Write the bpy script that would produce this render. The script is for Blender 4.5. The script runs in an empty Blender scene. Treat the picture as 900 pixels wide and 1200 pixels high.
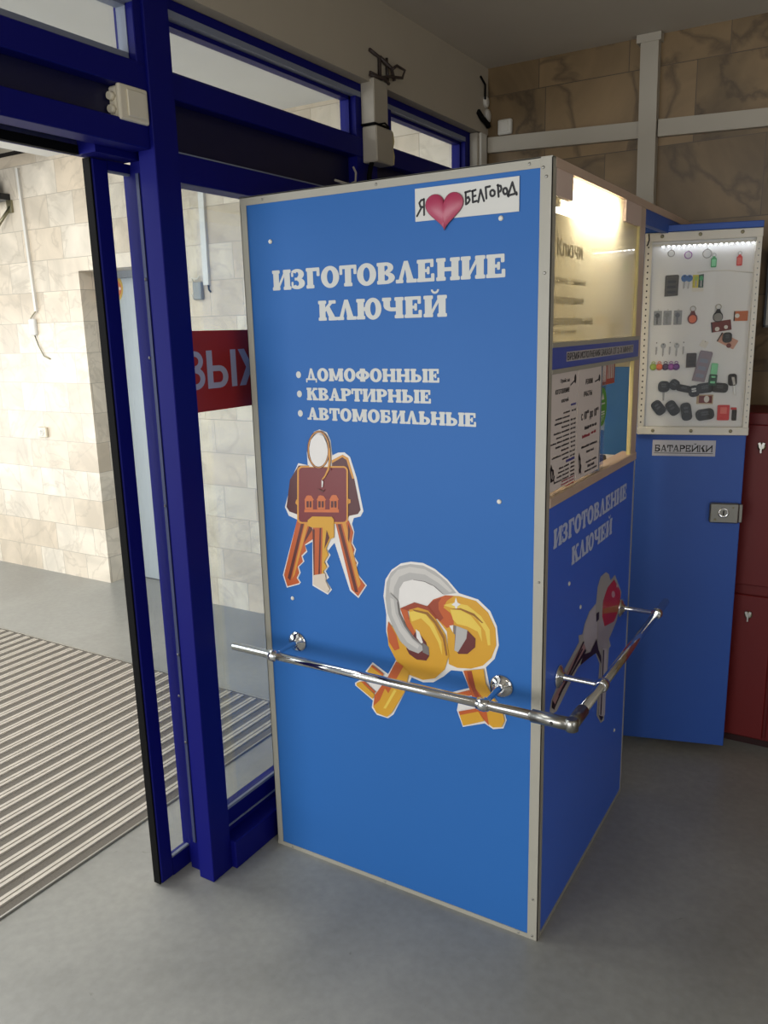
import bpy, bmesh, math, random, json
from mathutils import Vector, Matrix
from mathutils.geometry import tessellate_polygon
random.seed(7)
C = bpy.context.scene.collection
SC = bpy.context.scene
W, H, DP, BK = 0.913, 2.05, 0.861, 1.70          # kiosk: width, height, depth of the window side, full depth
PI = math.pi

# ------------------------------------------------------------------ materials
def lin(c):
    if isinstance(c, str):
        c = tuple(int(c[i:i+2], 16) / 255 for i in (0, 2, 4))
    return tuple(x / 12.92 if x <= .04045 else ((x + .055) / 1.055) ** 2.4 for x in c) + (1.0,)

MATS = {}
def pm(name, col, rough=.5, metal=0.0, var=.06, scale=6.0, bump=0.0, spec=.5, emit=0.0, coat=0.0):
    if name in MATS: return MATS[name]
    m = bpy.data.materials.new(name); m.use_nodes = True
    nt = m.node_tree; b = nt.nodes['Principled BSDF']
    base = lin(col)
    tc = nt.nodes.new('ShaderNodeTexCoord')
    nz = nt.nodes.new('ShaderNodeTexNoise'); nz.inputs['Scale'].default_value = scale; nz.inputs['Detail'].default_value = 4
    nt.links.new(tc.outputs['Object'], nz.inputs['Vector'])
    mx = nt.nodes.new('ShaderNodeMix'); mx.data_type = 'RGBA'
    mx.inputs[6].default_value = tuple(min(1, x * (1 - var)) for x in base[:3]) + (1,)
    mx.inputs[7].default_value = tuple(min(1, x * (1 + var)) for x in base[:3]) + (1,)
    nt.links.new(nz.outputs['Fac'], mx.inputs[0])
    nt.links.new(mx.outputs[2], b.inputs['Base Color'])
    b.inputs['Roughness'].default_value = rough; b.inputs['Metallic'].default_value = metal
    b.inputs['Specular IOR Level'].default_value = spec
    b.inputs['Coat Weight'].default_value = coat
    if emit:
        b.inputs['Emission Color'].default_value = base; b.inputs['Emission Strength'].default_value = emit
    if bump:
        bp = nt.nodes.new('ShaderNodeBump'); bp.inputs['Strength'].default_value = bump; bp.inputs['Distance'].default_value = .01
        nt.links.new(nz.outputs['Fac'], bp.inputs['Height']); nt.links.new(bp.outputs[0], b.inputs['Normal'])
    MATS[name] = m
    return m

def glass(name, tint=(1, 1, 1), refl_ior=1.5, film=0.0, film_col='d8cda8'):
    m = bpy.data.materials.new(name); m.use_nodes = True
    nt = m.node_tree; nt.nodes.clear()
    out = nt.nodes.new('ShaderNodeOutputMaterial')
    tr = nt.nodes.new('ShaderNodeBsdfTransparent'); tr.inputs[0].default_value = tint + (1,)
    gl = nt.nodes.new('ShaderNodeBsdfGlossy'); gl.inputs['Roughness'].default_value = .01
    lw = nt.nodes.new('ShaderNodeLayerWeight')                       # Schlick reflectance, the same from both sides of a pane
    pw = nt.nodes.new('ShaderNodeMath'); pw.operation = 'POWER'; pw.inputs[1].default_value = 5
    nt.links.new(lw.outputs['Facing'], pw.inputs[0])
    f0 = ((refl_ior - 1) / (refl_ior + 1)) ** 2
    sub = nt.nodes.new('ShaderNodeMath'); sub.operation = 'MULTIPLY_ADD'; sub.inputs[1].default_value = 1 - f0; sub.inputs[2].default_value = f0
    nt.links.new(pw.outputs[0], sub.inputs[0])
    mix = nt.nodes.new('ShaderNodeMixShader')
    nt.links.new(sub.outputs[0], mix.inputs[0])
    if film:
        df = nt.nodes.new('ShaderNodeBsdfTranslucent'); df.inputs[0].default_value = lin(film_col)
        d2 = nt.nodes.new('ShaderNodeBsdfDiffuse'); d2.inputs[0].default_value = lin(film_col)
        a = nt.nodes.new('ShaderNodeMixShader'); a.inputs[0].default_value = .3
        nt.links.new(df.outputs[0], a.inputs[1]); nt.links.new(d2.outputs[0], a.inputs[2])
        mf = nt.nodes.new('ShaderNodeMixShader'); mf.inputs[0].default_value = film
        nt.links.new(tr.outputs[0], mf.inputs[1]); nt.links.new(a.outputs[0], mf.inputs[2])
        nt.links.new(mf.outputs[0], mix.inputs[1])
    else:
        nt.links.new(tr.outputs[0], mix.inputs[1])
    nt.links.new(gl.outputs[0], mix.inputs[2])
    nt.links.new(mix.outputs[0], out.inputs[0])
    return m

def marble(name, c1, c2, vein, mortar, rough=.35, bw=.42, rh=.2, vs=1.0, off=0.0, dark=.62, mixf=.75, veinf=.4):
    m = bpy.data.materials.new(name); m.use_nodes = True
    nt = m.node_tree; b = nt.nodes['Principled BSDF']; L = nt.links.new
    tc = nt.nodes.new('ShaderNodeTexCoord'); sp = nt.nodes.new('ShaderNodeSeparateXYZ'); L(tc.outputs['Object'], sp.inputs[0])
    ad = nt.nodes.new('ShaderNodeMath'); L(sp.outputs[0], ad.inputs[0]); L(sp.outputs[1], ad.inputs[1])
    cb = nt.nodes.new('ShaderNodeCombineXYZ'); L(ad.outputs[0], cb.inputs[0]); L(sp.outputs[2], cb.inputs[1])
    mp = nt.nodes.new('ShaderNodeMapping'); mp.inputs['Location'].default_value = (off, .02, 0); L(cb.outputs[0], mp.inputs[0])
    br = nt.nodes.new('ShaderNodeTexBrick'); L(mp.outputs[0], br.inputs['Vector'])
    br.offset = .43; br.offset_frequency = 2; br.squash = .62; br.squash_frequency = 3
    br.inputs['Color1'].default_value = lin(c1); br.inputs['Color2'].default_value = lin(c2); br.inputs['Mortar'].default_value = lin(mortar)
    br.inputs['Scale'].default_value = 1; br.inputs['Mortar Size'].default_value = .0022; br.inputs['Mortar Smooth'].default_value = .6
    br.inputs['Brick Width'].default_value = bw; br.inputs['Row Height'].default_value = rh; br.inputs['Bias'].default_value = 0
    # every slab gets its own slice of the stone: shift the noise by the slab's own random tone
    n1 = nt.nodes.new('ShaderNodeTexNoise'); n1.inputs['Scale'].default_value = 2.6 * vs; n1.inputs['Detail'].default_value = 8; n1.inputs['Distortion'].default_value = 1.6
    sc = nt.nodes.new('ShaderNodeVectorMath'); sc.operation = 'MULTIPLY_ADD'; L(br.outputs['Color'], sc.inputs[0]); sc.inputs[1].default_value = (60, 60, 60); L(tc.outputs['Object'], sc.inputs[2])
    L(sc.outputs[0], n1.inputs['Vector'])
    r1 = nt.nodes.new('ShaderNodeValToRGB'); r1.color_ramp.elements[0].position = .35; r1.color_ramp.elements[1].position = .68
    r1.color_ramp.elements[0].color = (dark, dark * .985, dark * .96, 1); r1.color_ramp.elements[1].color = (1.12, 1.1, 1.08, 1); L(n1.outputs['Fac'], r1.inputs[0])
    mm = nt.nodes.new('ShaderNodeMix'); mm.data_type = 'RGBA'; mm.blend_type = 'MULTIPLY'; mm.inputs[0].default_value = mixf
    L(br.outputs['Color'], mm.inputs[6]); L(r1.outputs[0], mm.inputs[7])
    n2 = nt.nodes.new('ShaderNodeTexNoise'); n2.inputs['Scale'].default_value = 1.7 * vs; n2.inputs['Detail'].default_value = 6; n2.inputs['Distortion'].default_value = 2.5; L(sc.outputs[0], n2.inputs['Vector'])
    r2 = nt.nodes.new('ShaderNodeValToRGB'); e = r2.color_ramp.elements
    e[0].position = .47; e[0].color = (0, 0, 0, 1); e[1].position = .53; e[1].color = (0, 0, 0, 1); k = e.new(.5); k.color = (1, 1, 1, 1)
    L(n2.outputs['Fac'], r2.inputs[0])
    ml = nt.nodes.new('ShaderNodeMath'); ml.operation = 'MULTIPLY'; ml.inputs[1].default_value = veinf; L(r2.outputs[0], ml.inputs[0])
    mv = nt.nodes.new('ShaderNodeMix'); mv.data_type = 'RGBA'; L(ml.outputs[0], mv.inputs[0]); L(mm.outputs[2], mv.inputs[6]); mv.inputs[7].default_value = lin(vein)
    L(mv.outputs[2], b.inputs['Base Color']); b.inputs['Roughness'].default_value = rough
    return m

def floor_mat():
    m = bpy.data.materials.new('polished_concrete'); m.use_nodes = True
    nt = m.node_tree; b = nt.nodes['Principled BSDF']; L = nt.links.new
    tc = nt.nodes.new('ShaderNodeTexCoord')
    def noise(s, d, dist=0):
        n = nt.nodes.new('ShaderNodeTexNoise'); n.inputs['Scale'].default_value = s; n.inputs['Detail'].default_value = d; n.inputs['Distortion'].default_value = dist
        L(tc.outputs['Object'], n.inputs['Vector']); return n
    a = noise(1.6, 6, .6); r = nt.nodes.new('ShaderNodeValToRGB'); r.color_ramp.elements[0].position = .3; r.color_ramp.elements[1].position = .72
    r.color_ramp.elements[0].color = lin('858580'); r.color_ramp.elements[1].color = lin('9b9b95'); L(a.outputs['Fac'], r.inputs[0])
    f = noise(38, 6); r2 = nt.nodes.new('ShaderNodeValToRGB'); r2.color_ramp.elements[0].position = .3; r2.color_ramp.elements[0].color = (.86, .86, .86, 1); r2.color_ramp.elements[1].color = (1.08, 1.08, 1.08, 1); L(f.outputs['Fac'], r2.inputs[0])
    mm = nt.nodes.new('ShaderNodeMix'); mm.data_type = 'RGBA'; mm.blend_type = 'MULTIPLY'; mm.inputs[0].default_value = 1; L(r.outputs[0], mm.inputs[6]); L(r2.outputs[0], mm.inputs[7])
    # scuffs: small pale scratches and dark specks
    s = noise(9, 10, 3); r3 = nt.nodes.new('ShaderNodeValToRGB'); r3.color_ramp.elements[0].position = .71; r3.color_ramp.elements[0].color = (0, 0, 0, 1); r3.color_ramp.elements[1].position = .76; r3.color_ramp.elements[1].color = (.5, .5, .5, 1); L(s.outputs['Fac'], r3.inputs[0])
    mv = nt.nodes.new('ShaderNodeMix'); mv.data_type = 'RGBA'; L(r3.outputs[0], mv.inputs[0]); L(mm.outputs[2], mv.inputs[6]); mv.inputs[7].default_value = lin('5d5b55')
    L(mv.outputs[2], b.inputs['Base Color'])
    rr = nt.nodes.new('ShaderNodeMapRange'); rr.inputs[3].default_value = .22; rr.inputs[4].default_value = .45; L(a.outputs['Fac'], rr.inputs[0]); L(rr.outputs[0], b.inputs['Roughness'])
    b.inputs['Specular IOR Level'].default_value = .4
    return m

M = dict(
    kblue=pm('kiosk_blue_film', '2a64aa', .5, var=.03, scale=2, spec=.22),
    doorblue=pm('door_blue_laminate', '2a54aa', .45, var=.04, scale=2),
    kblue_bright=pm('kiosk_blue_film_bright', '3c6ad8', .45, var=.03, scale=2),  # the front's film again, its colour raised in place of light on this side
    trim=pm('pvc_angle', '9f9c90', .45, var=.05, scale=12),
    wood=pm('pale_wood_trim', 'c0a896', .5, var=.1, scale=14),
    cream=pm('cream_laminate', 'e2dac4', .55),
    white=pm('white_plastic', 'd6d3ca', .4),
    paper=pm('paper', 'dcd2ce', .7, var=.03),
    lettering=pm('pale_lettering', 'c4c6c2', .5, var=.05, scale=20),
    lettering2=pm('pale_blue_lettering', 'bcc8e6', .5, var=.05, scale=20),
    ink=pm('black_ink', '15151a', .6), greyink=pm('faded_ink', 'a3997a', .6), redink=pm('red_ink', 'a01c34', .6), blueink=pm('blue_ink', '3b3f9c', .6),
    chrome=pm('chrome', 'd9dadb', .09, 1.0, var=.02),
    steel=pm('satin_steel', '9b9a95', .3, 1.0, var=.05),
    navy=pm('blue_painted_aluminium', '090d68', .5, var=.05, scale=3, spec=.18),
    navydark=pm('dark_blue_panel', '080a38', .45, var=.05),
    rubber=pm('black_rubber', '060607', .8, spec=.15), alu=pm('bare_aluminium', 'b4b3ae', .35, 1.0),
    seal=pm('grey_seal', '7d8496', .5), groove=pm('groove_seal', '3c4468', .5),
    plaster=pm('beam_plaster', 'b3aa9a', .85, var=.07, scale=4, bump=.05),
    ceil=pm('ceiling_paint', 'bfb8ac', .9, var=.04, scale=2),
    vceil=pm('vestibule_ceiling', 'dededa', .9),
    trunk=pm('trunking_plastic', 'aca597', .5, var=.06, scale=8),
    greydoor=pm('grey_steel_door', 'a9b1b4', .45, var=.03), greyframe=pm('grey_door_frame', '8b9092', .5),
    red=pm('locker_red', '68070a', .5, var=.06, scale=3), reddark=pm('locker_gap', '2a0406', .6),
    matrub=pm('mat_carpet', '645f57', .95, var=.25, scale=160, bump=.4), matalu=pm('mat_aluminium', 'b4aea3', .5, .2, var=.18, scale=25),
    board=pm('white_board', 'dcdddd', .5, var=.02),
    yellowed=pm('yellowed_pvc', 'd2c68c', .5),
    black=pm('black_plastic', '121316', .35), blackm=pm('matt_black', '1c1a1c', .6),
    orange=pm('orange_plastic', 'd2612e', .4), green=pm('green_plastic', '2f9a58', .4), mint=pm('mint_plastic', '7ecf9c', .4),
    pinkred=pm('pink_red_plastic', 'd86a62', .4), redp=pm('red_plastic', 'c62a2c', .4), purple=pm('purple_plastic', '6a2d86', .4), magenta=pm('magenta_plastic', '8a3a97', .4),
    dpurple=pm('dark_purple_plastic', '3f2448', .4), lime=pm('lime_plastic', '9bb43a', .4), blue=pm('blue_plastic', '2c62a2', .4), yellow=pm('yellow_plastic', 'c9bb2c', .4),
    olive=pm('olive_packet', '3f3b33', .5), brownp=pm('brown_packet', '352a27', .5), greyp=pm('grey_violet_packet', '837681', .4),
    cardred=pm('dark_red_card', '6e2b2a', .6), cardor=pm('orange_card', 'b8643c', .6), cardpk=pm('salmon_card', 'c79783', .6), cardbr=pm('tan_card', 'b49a78', .6), dgreen=pm('dark_green_plastic', '1c4a38', .35),
    fobgrey=pm('fob_grey', '45474b', .4),
    brass=pm('brass', '8f8a72', .35, 1.0),
    exitred=pm('exit_red_film', 'ac2c24', .5, var=.04), exitwhite=pm('exit_white_film', 'b9b5c4', .5),
    glass=glass('clear_pane', (.97, .985, .98), 2.0), glassf=glass('hazy_pane', (.97, .96, .9), 1.5, .55, 'efe9d4'), glassd=glass('display_pane', (1, 1, 1), 1.4, .02, 'd8dce0'),
)
DEC = dict(white='d9d6d2', maroon='4a0d10', maroonlight='6e1216', gold='c98a2c', goldkey='c9951f', orange='b4521a', brown='54190c', houseorange='c2642a', paleend='cdbfae',
           ringgrey='a9a7a4', ringpale='bfbcb7', ringshade='6f6a68', deeporange='8f3512', goldpale='d9bb4a', darkgold='8a5a14', maroonb='5c1712',
           keygrey='b9b4bc', keygrey2='aaa5ae', redtag='bb2636', goldb='b0642c', pinkspot='c99aa0', darkline='221420', keypink='a98484')
DM = {k: pm('print_' + k, v, .42, var=.04, scale=30) for k, v in DEC.items()}

# ------------------------------------------------------------------ mesh helpers
class MB:
    def __init__(s): s.bm = bmesh.new(); s.mats = []; s.cur = 0
    def mat(s, m):
        if m not in s.mats: s.mats.append(m)
        s.cur = s.mats.index(m); return s
    def face(s, pts):
        vs = [s.bm.verts.new(p) for p in pts]
        f = s.bm.faces.new(vs); f.material_index = s.cur; return f
    def box(s, x0, x1, y0, y1, z0, z1, bev=0.0, seg=1):
        if x0 > x1: x0, x1 = x1, x0
        if y0 > y1: y0, y1 = y1, y0
        if z0 > z1: z0, z1 = z1, z0
        v = [s.bm.verts.new((x, y, z)) for x in (x0, x1) for y in (y0, y1) for z in (z0, z1)]
        fs = [s.bm.faces.new([v[i] for i in q]) for q in ((0, 1, 3, 2), (4, 6, 7, 5), (0, 4, 5, 1), (2, 3, 7, 6), (0, 2, 6, 4), (1, 5, 7, 3))]
        for f in fs: f.material_index = s.cur
        if bev:
            es = list({e for f in fs for e in f.edges})
            r = bmesh.ops.bevel(s.bm, geom=es, offset=bev, segments=seg, profile=.5, affect='EDGES')
            for f in r['faces']: f.material_index = s.cur
        return s
    def ext(s, poly, fr, d0, d1):
        """prism of a 2D outline; fr maps (u, v, d) to 3D, d along the outward normal"""
        n = len(poly)
        tri = tessellate_polygon([[Vector((u, v, 0)) for u, v in poly]])
        a = [s.bm.verts.new(fr(u, v, d0)) for u, v in poly]
        if d1 == d0:
            for t in tri:
                try: s.bm.faces.new([a[i] for i in t]).material_index = s.cur
                except ValueError: pass
            return s
        b = [s.bm.verts.new(fr(u, v, d1)) for u, v in poly]
        for t in tri:
            for vs in (a, b):
                try: s.bm.faces.new([vs[i] for i in t]).material_index = s.cur
                except ValueError: pass
        for i in range(n):
            j = (i + 1) % n
            try: s.bm.faces.new([a[i], a[j], b[j], b[i]]).material_index = s.cur
            except ValueError: pass
        return s
    def tube(s, path, r, n=10, caps=True, closed=False):
        path = [Vector(p) for p in path]; k = len(path); rings = []
        rr = r if isinstance(r, (list, tuple)) else [r] * k
        prev = None
        for i, p in enumerate(path):
            if closed: t = path[(i + 1) % k] - path[i - 1]
            else: t = (path[min(i + 1, k - 1)] - path[max(i - 1, 0)])
            t.normalize()
            if prev is None:
                up = Vector((0, 0, 1)) if abs(t.z) < .9 else Vector((1, 0, 0))
                a = t.cross(up).normalized()
            else:
                a = (prev - t * prev.dot(t)).normalized()
            prev = a; b = t.cross(a)
            rings.append([s.bm.verts.new(p + (a * math.cos(2 * PI * q / n) + b * math.sin(2 * PI * q / n)) * rr[i]) for q in range(n)])
        for i in range(k if closed else k - 1):
            A, B = rings[i], rings[(i + 1) % k]
            for q in range(n):
                f = s.bm.faces.new([A[q], A[(q + 1) % n], B[(q + 1) % n], B[q]]); f.material_index = s.cur; f.smooth = True
        if caps and not closed:
            for R in (rings[0], rings[-1]):
                s.bm.faces.new(R).material_index = s.cur
        return s
    def lathe(s, p0, ax, prof, n=20):
        """profile (distance along axis, radius)"""
        p0 = Vector(p0); ax = Vector(ax).normalized()
        up = Vector((0, 0, 1)) if abs(ax.z) < .9 else Vector((1, 0, 0))
        a = ax.cross(up).normalized(); b = ax.cross(a); rings = []
        for h, r in prof:
            rings.append([s.bm.verts.new(p0 + ax * h + (a * math.cos(2 * PI * q / n) + b * math.sin(2 * PI * q / n)) * max(r, 1e-5)) for q in range(n)])
        for A, B in zip(rings, rings[1:]):
            for q in range(n):
                f = s.bm.faces.new([A[q], A[(q + 1) % n], B[(q + 1) % n], B[q]]); f.material_index = s.cur; f.smooth = True
        for R in (rings[0], rings[-1]): s.bm.faces.new(R).material_index = s.cur
        return s
    def join(s, me, m=None):
        k = s.cur; s.bm.from_mesh(me); return s

CHILD_INV = {}
def obj(name, mb, parent=None, local=False, xf=None):
    """links ONE mesh object. Top-level: origin moved to the middle of its base. Child: world coordinates kept unless local."""
    if xf is not None: bmesh.ops.transform(mb.bm, matrix=xf, verts=mb.bm.verts[:])
    bmesh.ops.recalc_face_normals(mb.bm, faces=mb.bm.faces[:])
    loc = Vector((0, 0, 0))
    if parent is None and not local:
        xs = [v.co for v in mb.bm.verts]
        lo = Vector([min(c[i] for c in xs) for i in range(3)]); hi = Vector([max(c[i] for c in xs) for i in range(3)])
        loc = Vector(((lo.x + hi.x) / 2, (lo.y + hi.y) / 2, lo.z))
        bmesh.ops.translate(mb.bm, vec=-loc, verts=mb.bm.verts[:])
    me = bpy.data.meshes.new(name); mb.bm.to_mesh(me); mb.bm.free()
    for m in mb.mats: me.materials.append(m)
    o = bpy.data.objects.new(name, me); C.objects.link(o); o.location = loc
    if parent is not None:
        o.parent = parent
        if not local and parent.parent is None:
            o.matrix_parent_inverse = Matrix.Translation(-Vector(parent.location))
    return o
def tag(o, label, cat, group=None):
    o['label'] = label; o['category'] = cat
    if group: o['group'] = group
    return o
def thing(name, label, cat, loc, rotz=0, group=None):
    o = bpy.data.objects.new(name, None); C.objects.link(o); o.empty_display_size = .05
    o.location = loc; o.rotation_euler = (0, 0, rotz); return tag(o, label, cat, group)
def struct(name, mb, parent=None, label=None):
    o = obj(name, mb, parent)
    if parent is None: o['kind'] = 'structure'
    if label: o['label'] = label
    return o
def box(m, *a, **k): return MB().mat(m).box(*a, **k)

# frames: (u, v, d) -> world
F_FRONT = lambda u, v, d: (u, -d, v)                 # kiosk front
F_RIGHT = lambda u, v, d: (W + d, u, v)              # kiosk window side
DANG = math.atan2(.2706, .9627)
H0 = Vector((.80, 1.186, 0))
DOORM = Matrix.Translation(H0) @ Matrix.Rotation(DANG, 4, 'Z')
F_LOC = lambda u, v, d: (u, -d, v)                   # door-local: d towards the viewer
F_GLASS = lambda u, v, d: (-.1 + d, u, v)
F_WALL = lambda u, v, d: (u, 1.75 - d, v)

def ell(cx, cy, rx, ry, a0=0, a1=360, n=24):
    full = abs(a1 - a0) >= 359.99
    return [(cx + rx * math.cos(math.radians(a0 + (a1 - a0) * i / (n if full else n - 1))), cy + ry * math.sin(math.radians(a0 + (a1 - a0) * i / (n if full else n - 1)))) for i in range(n)]
def rrect(x0, y0, x1, y1, r, n=5):
    p = []
    for cx, cy, a in ((x1 - r, y1 - r, 0), (x0 + r, y1 - r, 90), (x0 + r, y0 + r, 180), (x1 - r, y0 + r, 270)):
        p += ell(cx, cy, r, r, a, a + 90, n)
    return p
def sector(cx, cy, ro, ri, a0, a1, n=16):            # ring piece, ro/ri = (rx, ry)
    return ell(cx, cy, ro[0], ro[1], a0, a1, n) + ell(cx, cy, ri[0], ri[1], a0, a1, n)[::-1]
def bar(p, q, w):
    d = Vector((q[0] - p[0], q[1] - p[1])); l = d.length or 1; nx, ny = -d.y / l * w / 2, d.x / l * w / 2
    return [(p[0] + nx, p[1] + ny), (p[0] - nx, p[1] - ny), (q[0] - nx, q[1] - ny), (q[0] + nx, q[1] + ny)]

# ------------------------------------------------------------------ slab-serif capitals (fat, rounded)
def R(x0, y0, x1, y1): return [(x0, y0), (x1, y0), (x1, y1), (x0, y1)]
def RR(x0, y0, x1, y1, r=.045): return rrect(x0, y0, x1, y1, min(r, abs(x1 - x0) / 2.01, abs(y1 - y0) / 2.01), 4)
def slab(S=.33, t=.17, sh=.17, ov=.06):
    def stem(x, top=True, bot=True, y0=0, y1=1):
        p = [R(x, y0 + .02, x + S, y1 - .02)]
        if bot: p.append(RR(x - ov, y0, x + S + ov, y0 + sh))
        if top: p.append(RR(x - ov, y1 - sh, x + S + ov, y1))
        return p
    def tri(w):                                       # the pointed body of Л, А, Д
        h = w / 2
        return [[(.09, .02), (.09 + t * 1.2, .02), (h + .06, .97), (h - .10, .97)], [(w - .09 - S * 1.05, .02), (w - .09, .02), (h + .1, 1), (h - .1, 1)]]
    G = {}
    G['И'] = (1.14, stem(.08) + stem(1.06 - S) + [[(.06 + S, .05), (.06 + S, .31), (1.08 - S, .95), (1.08 - S, .69)]])
    G['Й'] = (1.14, G['И'][1] + [sector(.57, 1.27, (.19, .2), (.1, .1), 180, 360, 12)])
    G['З'] = (.84, [sector(.34, .725, (.40, .275), (.08, .12), -85, 150, 16), sector(.34, .285, (.44, .285), (.10, .12), -150, 90, 16), R(.2, .44, .36, .57), RR(.0, .62, .12, .84), RR(0, .16, .12, .38)])
    G['Г'] = (.84, stem(.08) + [R(.08, .83, .76, 1), RR(.62, .58, .79, 1)])
    G['О'] = (1.04, [sector(.52, .5, (.50, .53), (.17, .33), 0, 359.9, 34)])
    G['Т'] = (.92, stem(.46 - S / 2, False) + [R(.04, .83, .88, 1), RR(.0, .56, .16, 1), RR(.76, .56, .92, 1)])
    G['В'] = (.98, stem(.08) + [sector(.48, .745, (.38, .255), (.10, .10), -90, 90, 12), sector(.48, .275, (.45, .275), (.13, .115), -90, 90, 12), R(.2, .84, .49, 1), R(.2, .44, .49, .6), R(.2, 0, .49, .16)])
    G['Л'] = (1.02, tri(1.0) + [RR(-.01, 0, .37, sh), RR(.52, 0, 1.03, sh)])
    G['А'] = (1.02, tri(1.0) + [RR(-.01, 0, .37, sh), RR(.52, 0, 1.03, sh), R(.2, .25, .7, .36)])
    G['Д'] = (1.04, [[(.17, .12), (.17 + t * 1.2, .12), (.54, .97), (.42, .97)], [(.60, .12), (.87, .12), (.6, 1), (.4, 1)], R(.04, .07, 1.0, .2), RR(.02, -.12, .15, .2), RR(.89, -.12, 1.02, .2)])
    G['Е'] = (.92, stem(.08) + [R(.2, .84, .80, 1), R(.2, .0, .80, .16), RR(.66, .64, .82, 1), RR(.70, 0, .86, .36), R(.2, .43, .60, .57), RR(.50, .33, .63, .67)])
    G['Н'] = (1.14, stem(.08) + stem(1.06 - S) + [R(.2, .41, .9, .59)])
    G['К'] = (1.04, stem(.08) + [[(.36, .38), (.36, .6), (.68, .95), (.90, .95)], [(.44, .55), (.64, .70), (1.0, .03), (.64, .03)], RR(.60, 1 - sh, .99, 1), RR(.57, 0, 1.05, sh)])
    G['Ю'] = (1.34, stem(.08) + [R(.2, .41, .6, .59), sector(.88, .5, (.43, .53), (.14, .33), 0, 359.9, 30)])
    G['Ч'] = (1.10, stem(1.02 - S) + [R(.08, .6, .08 + S, .98), RR(.01, 1 - sh, .08 + S + .06, 1), sector(.50, .62, (.42, .28), (.10, .10), 180, 292, 12), R(.48, .34, .8, .52)])
    G['М'] = (1.34, stem(.08, True) + stem(1.26 - S) + [[(.16, 1), (.42, 1), (.76, .08), (.58, .08)], [(1.18, 1), (.92, 1), (.58, .08), (.76, .08)]])
    G['Ф'] = (1.18, stem(.59 - S / 2) + [sector(.59, .5, (.58, .37), (.29, .18), 0, 359.9, 34)])
    soft = stem(.08) + [sector(.48, .30, (.41, .30), (.12, .13), -90, 90, 12), R(.2, .43, .49, .60), R(.2, 0, .49, .17)]
    G['Ь'] = (.92, soft)
    G['Ы'] = (1.40, soft + stem(1.34 - S))
    G['Р'] = (.92, stem(.08) + [sector(.48, .70, (.42, .30), (.12, .13), -90, 90, 12), R(.2, .83, .49, 1), R(.2, .40, .49, .57)])
    G['Б'] = (.94, stem(.08) + [sector(.48, .3, (.42, .3), (.13, .13), -90, 90, 12), R(.2, .43, .49, .6), R(.2, 0, .49, .17), R(.2, .84, .80, 1), RR(.66, .64, .82, 1)])
    return G
SLAB = slab()
SLABT = slab(S=.15, t=.07, sh=.07, ov=.08)
def slab_text(mb, s, u0, u1, v0, v1, fr, d0, d1, G=SLAB):
    tot = sum(G[c][0] for c in s); k = (u1 - u0) / tot; h = v1 - v0; x = 0
    for c in s:
        adv, ps = G[c]
        for i, p in enumerate(ps): mb.ext([(u0 + (x + a) * k, v0 + b * h) for a, b in p], fr, d0 + i * 4e-5, d0 + i * 4e-5)
        x += adv
    return mb
def font_text(mb, s, u0, u1, v0, v1, fr, d, bold=0.0):
    cu = bpy.data.curves.new('t', 'FONT'); cu.body = s; cu.size = 1; cu.resolution_u = 4
    o = bpy.data.objects.new('t', cu); C.objects.link(o)
    bpy.context.view_layer.update()
    ev = o.evaluated_get(bpy.context.evaluated_depsgraph_get()); me = ev.to_mesh()
    xs = [v.co for v in me.vertices]
    ax, bx = min(c.x for c in xs), max(c.x for c in xs); ay, by = min(c.y for c in xs), max(c.y for c in xs)
    sh = bold * (v1 - v0)
    sy = (v1 - v0) / max(1e-6, by - ay); sx = (u1 - u0 - sh) / max(1e-6, bx - ax)
    for k in range(2 if bold else 1):
        vs = [mb.bm.verts.new(fr(u0 + (c.x - ax) * sx + k * sh, v0 + (c.y - ay) * sy, d + k * 4e-5)) for c in xs]
        for p in me.polygons:
            try: mb.bm.faces.new([vs[i] for i in p.vertices]).material_index = mb.cur
            except ValueError: pass
    ev.to_mesh_clear()
    bpy.data.objects.remove(o); bpy.data.curves.remove(cu)
    return mb

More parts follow.
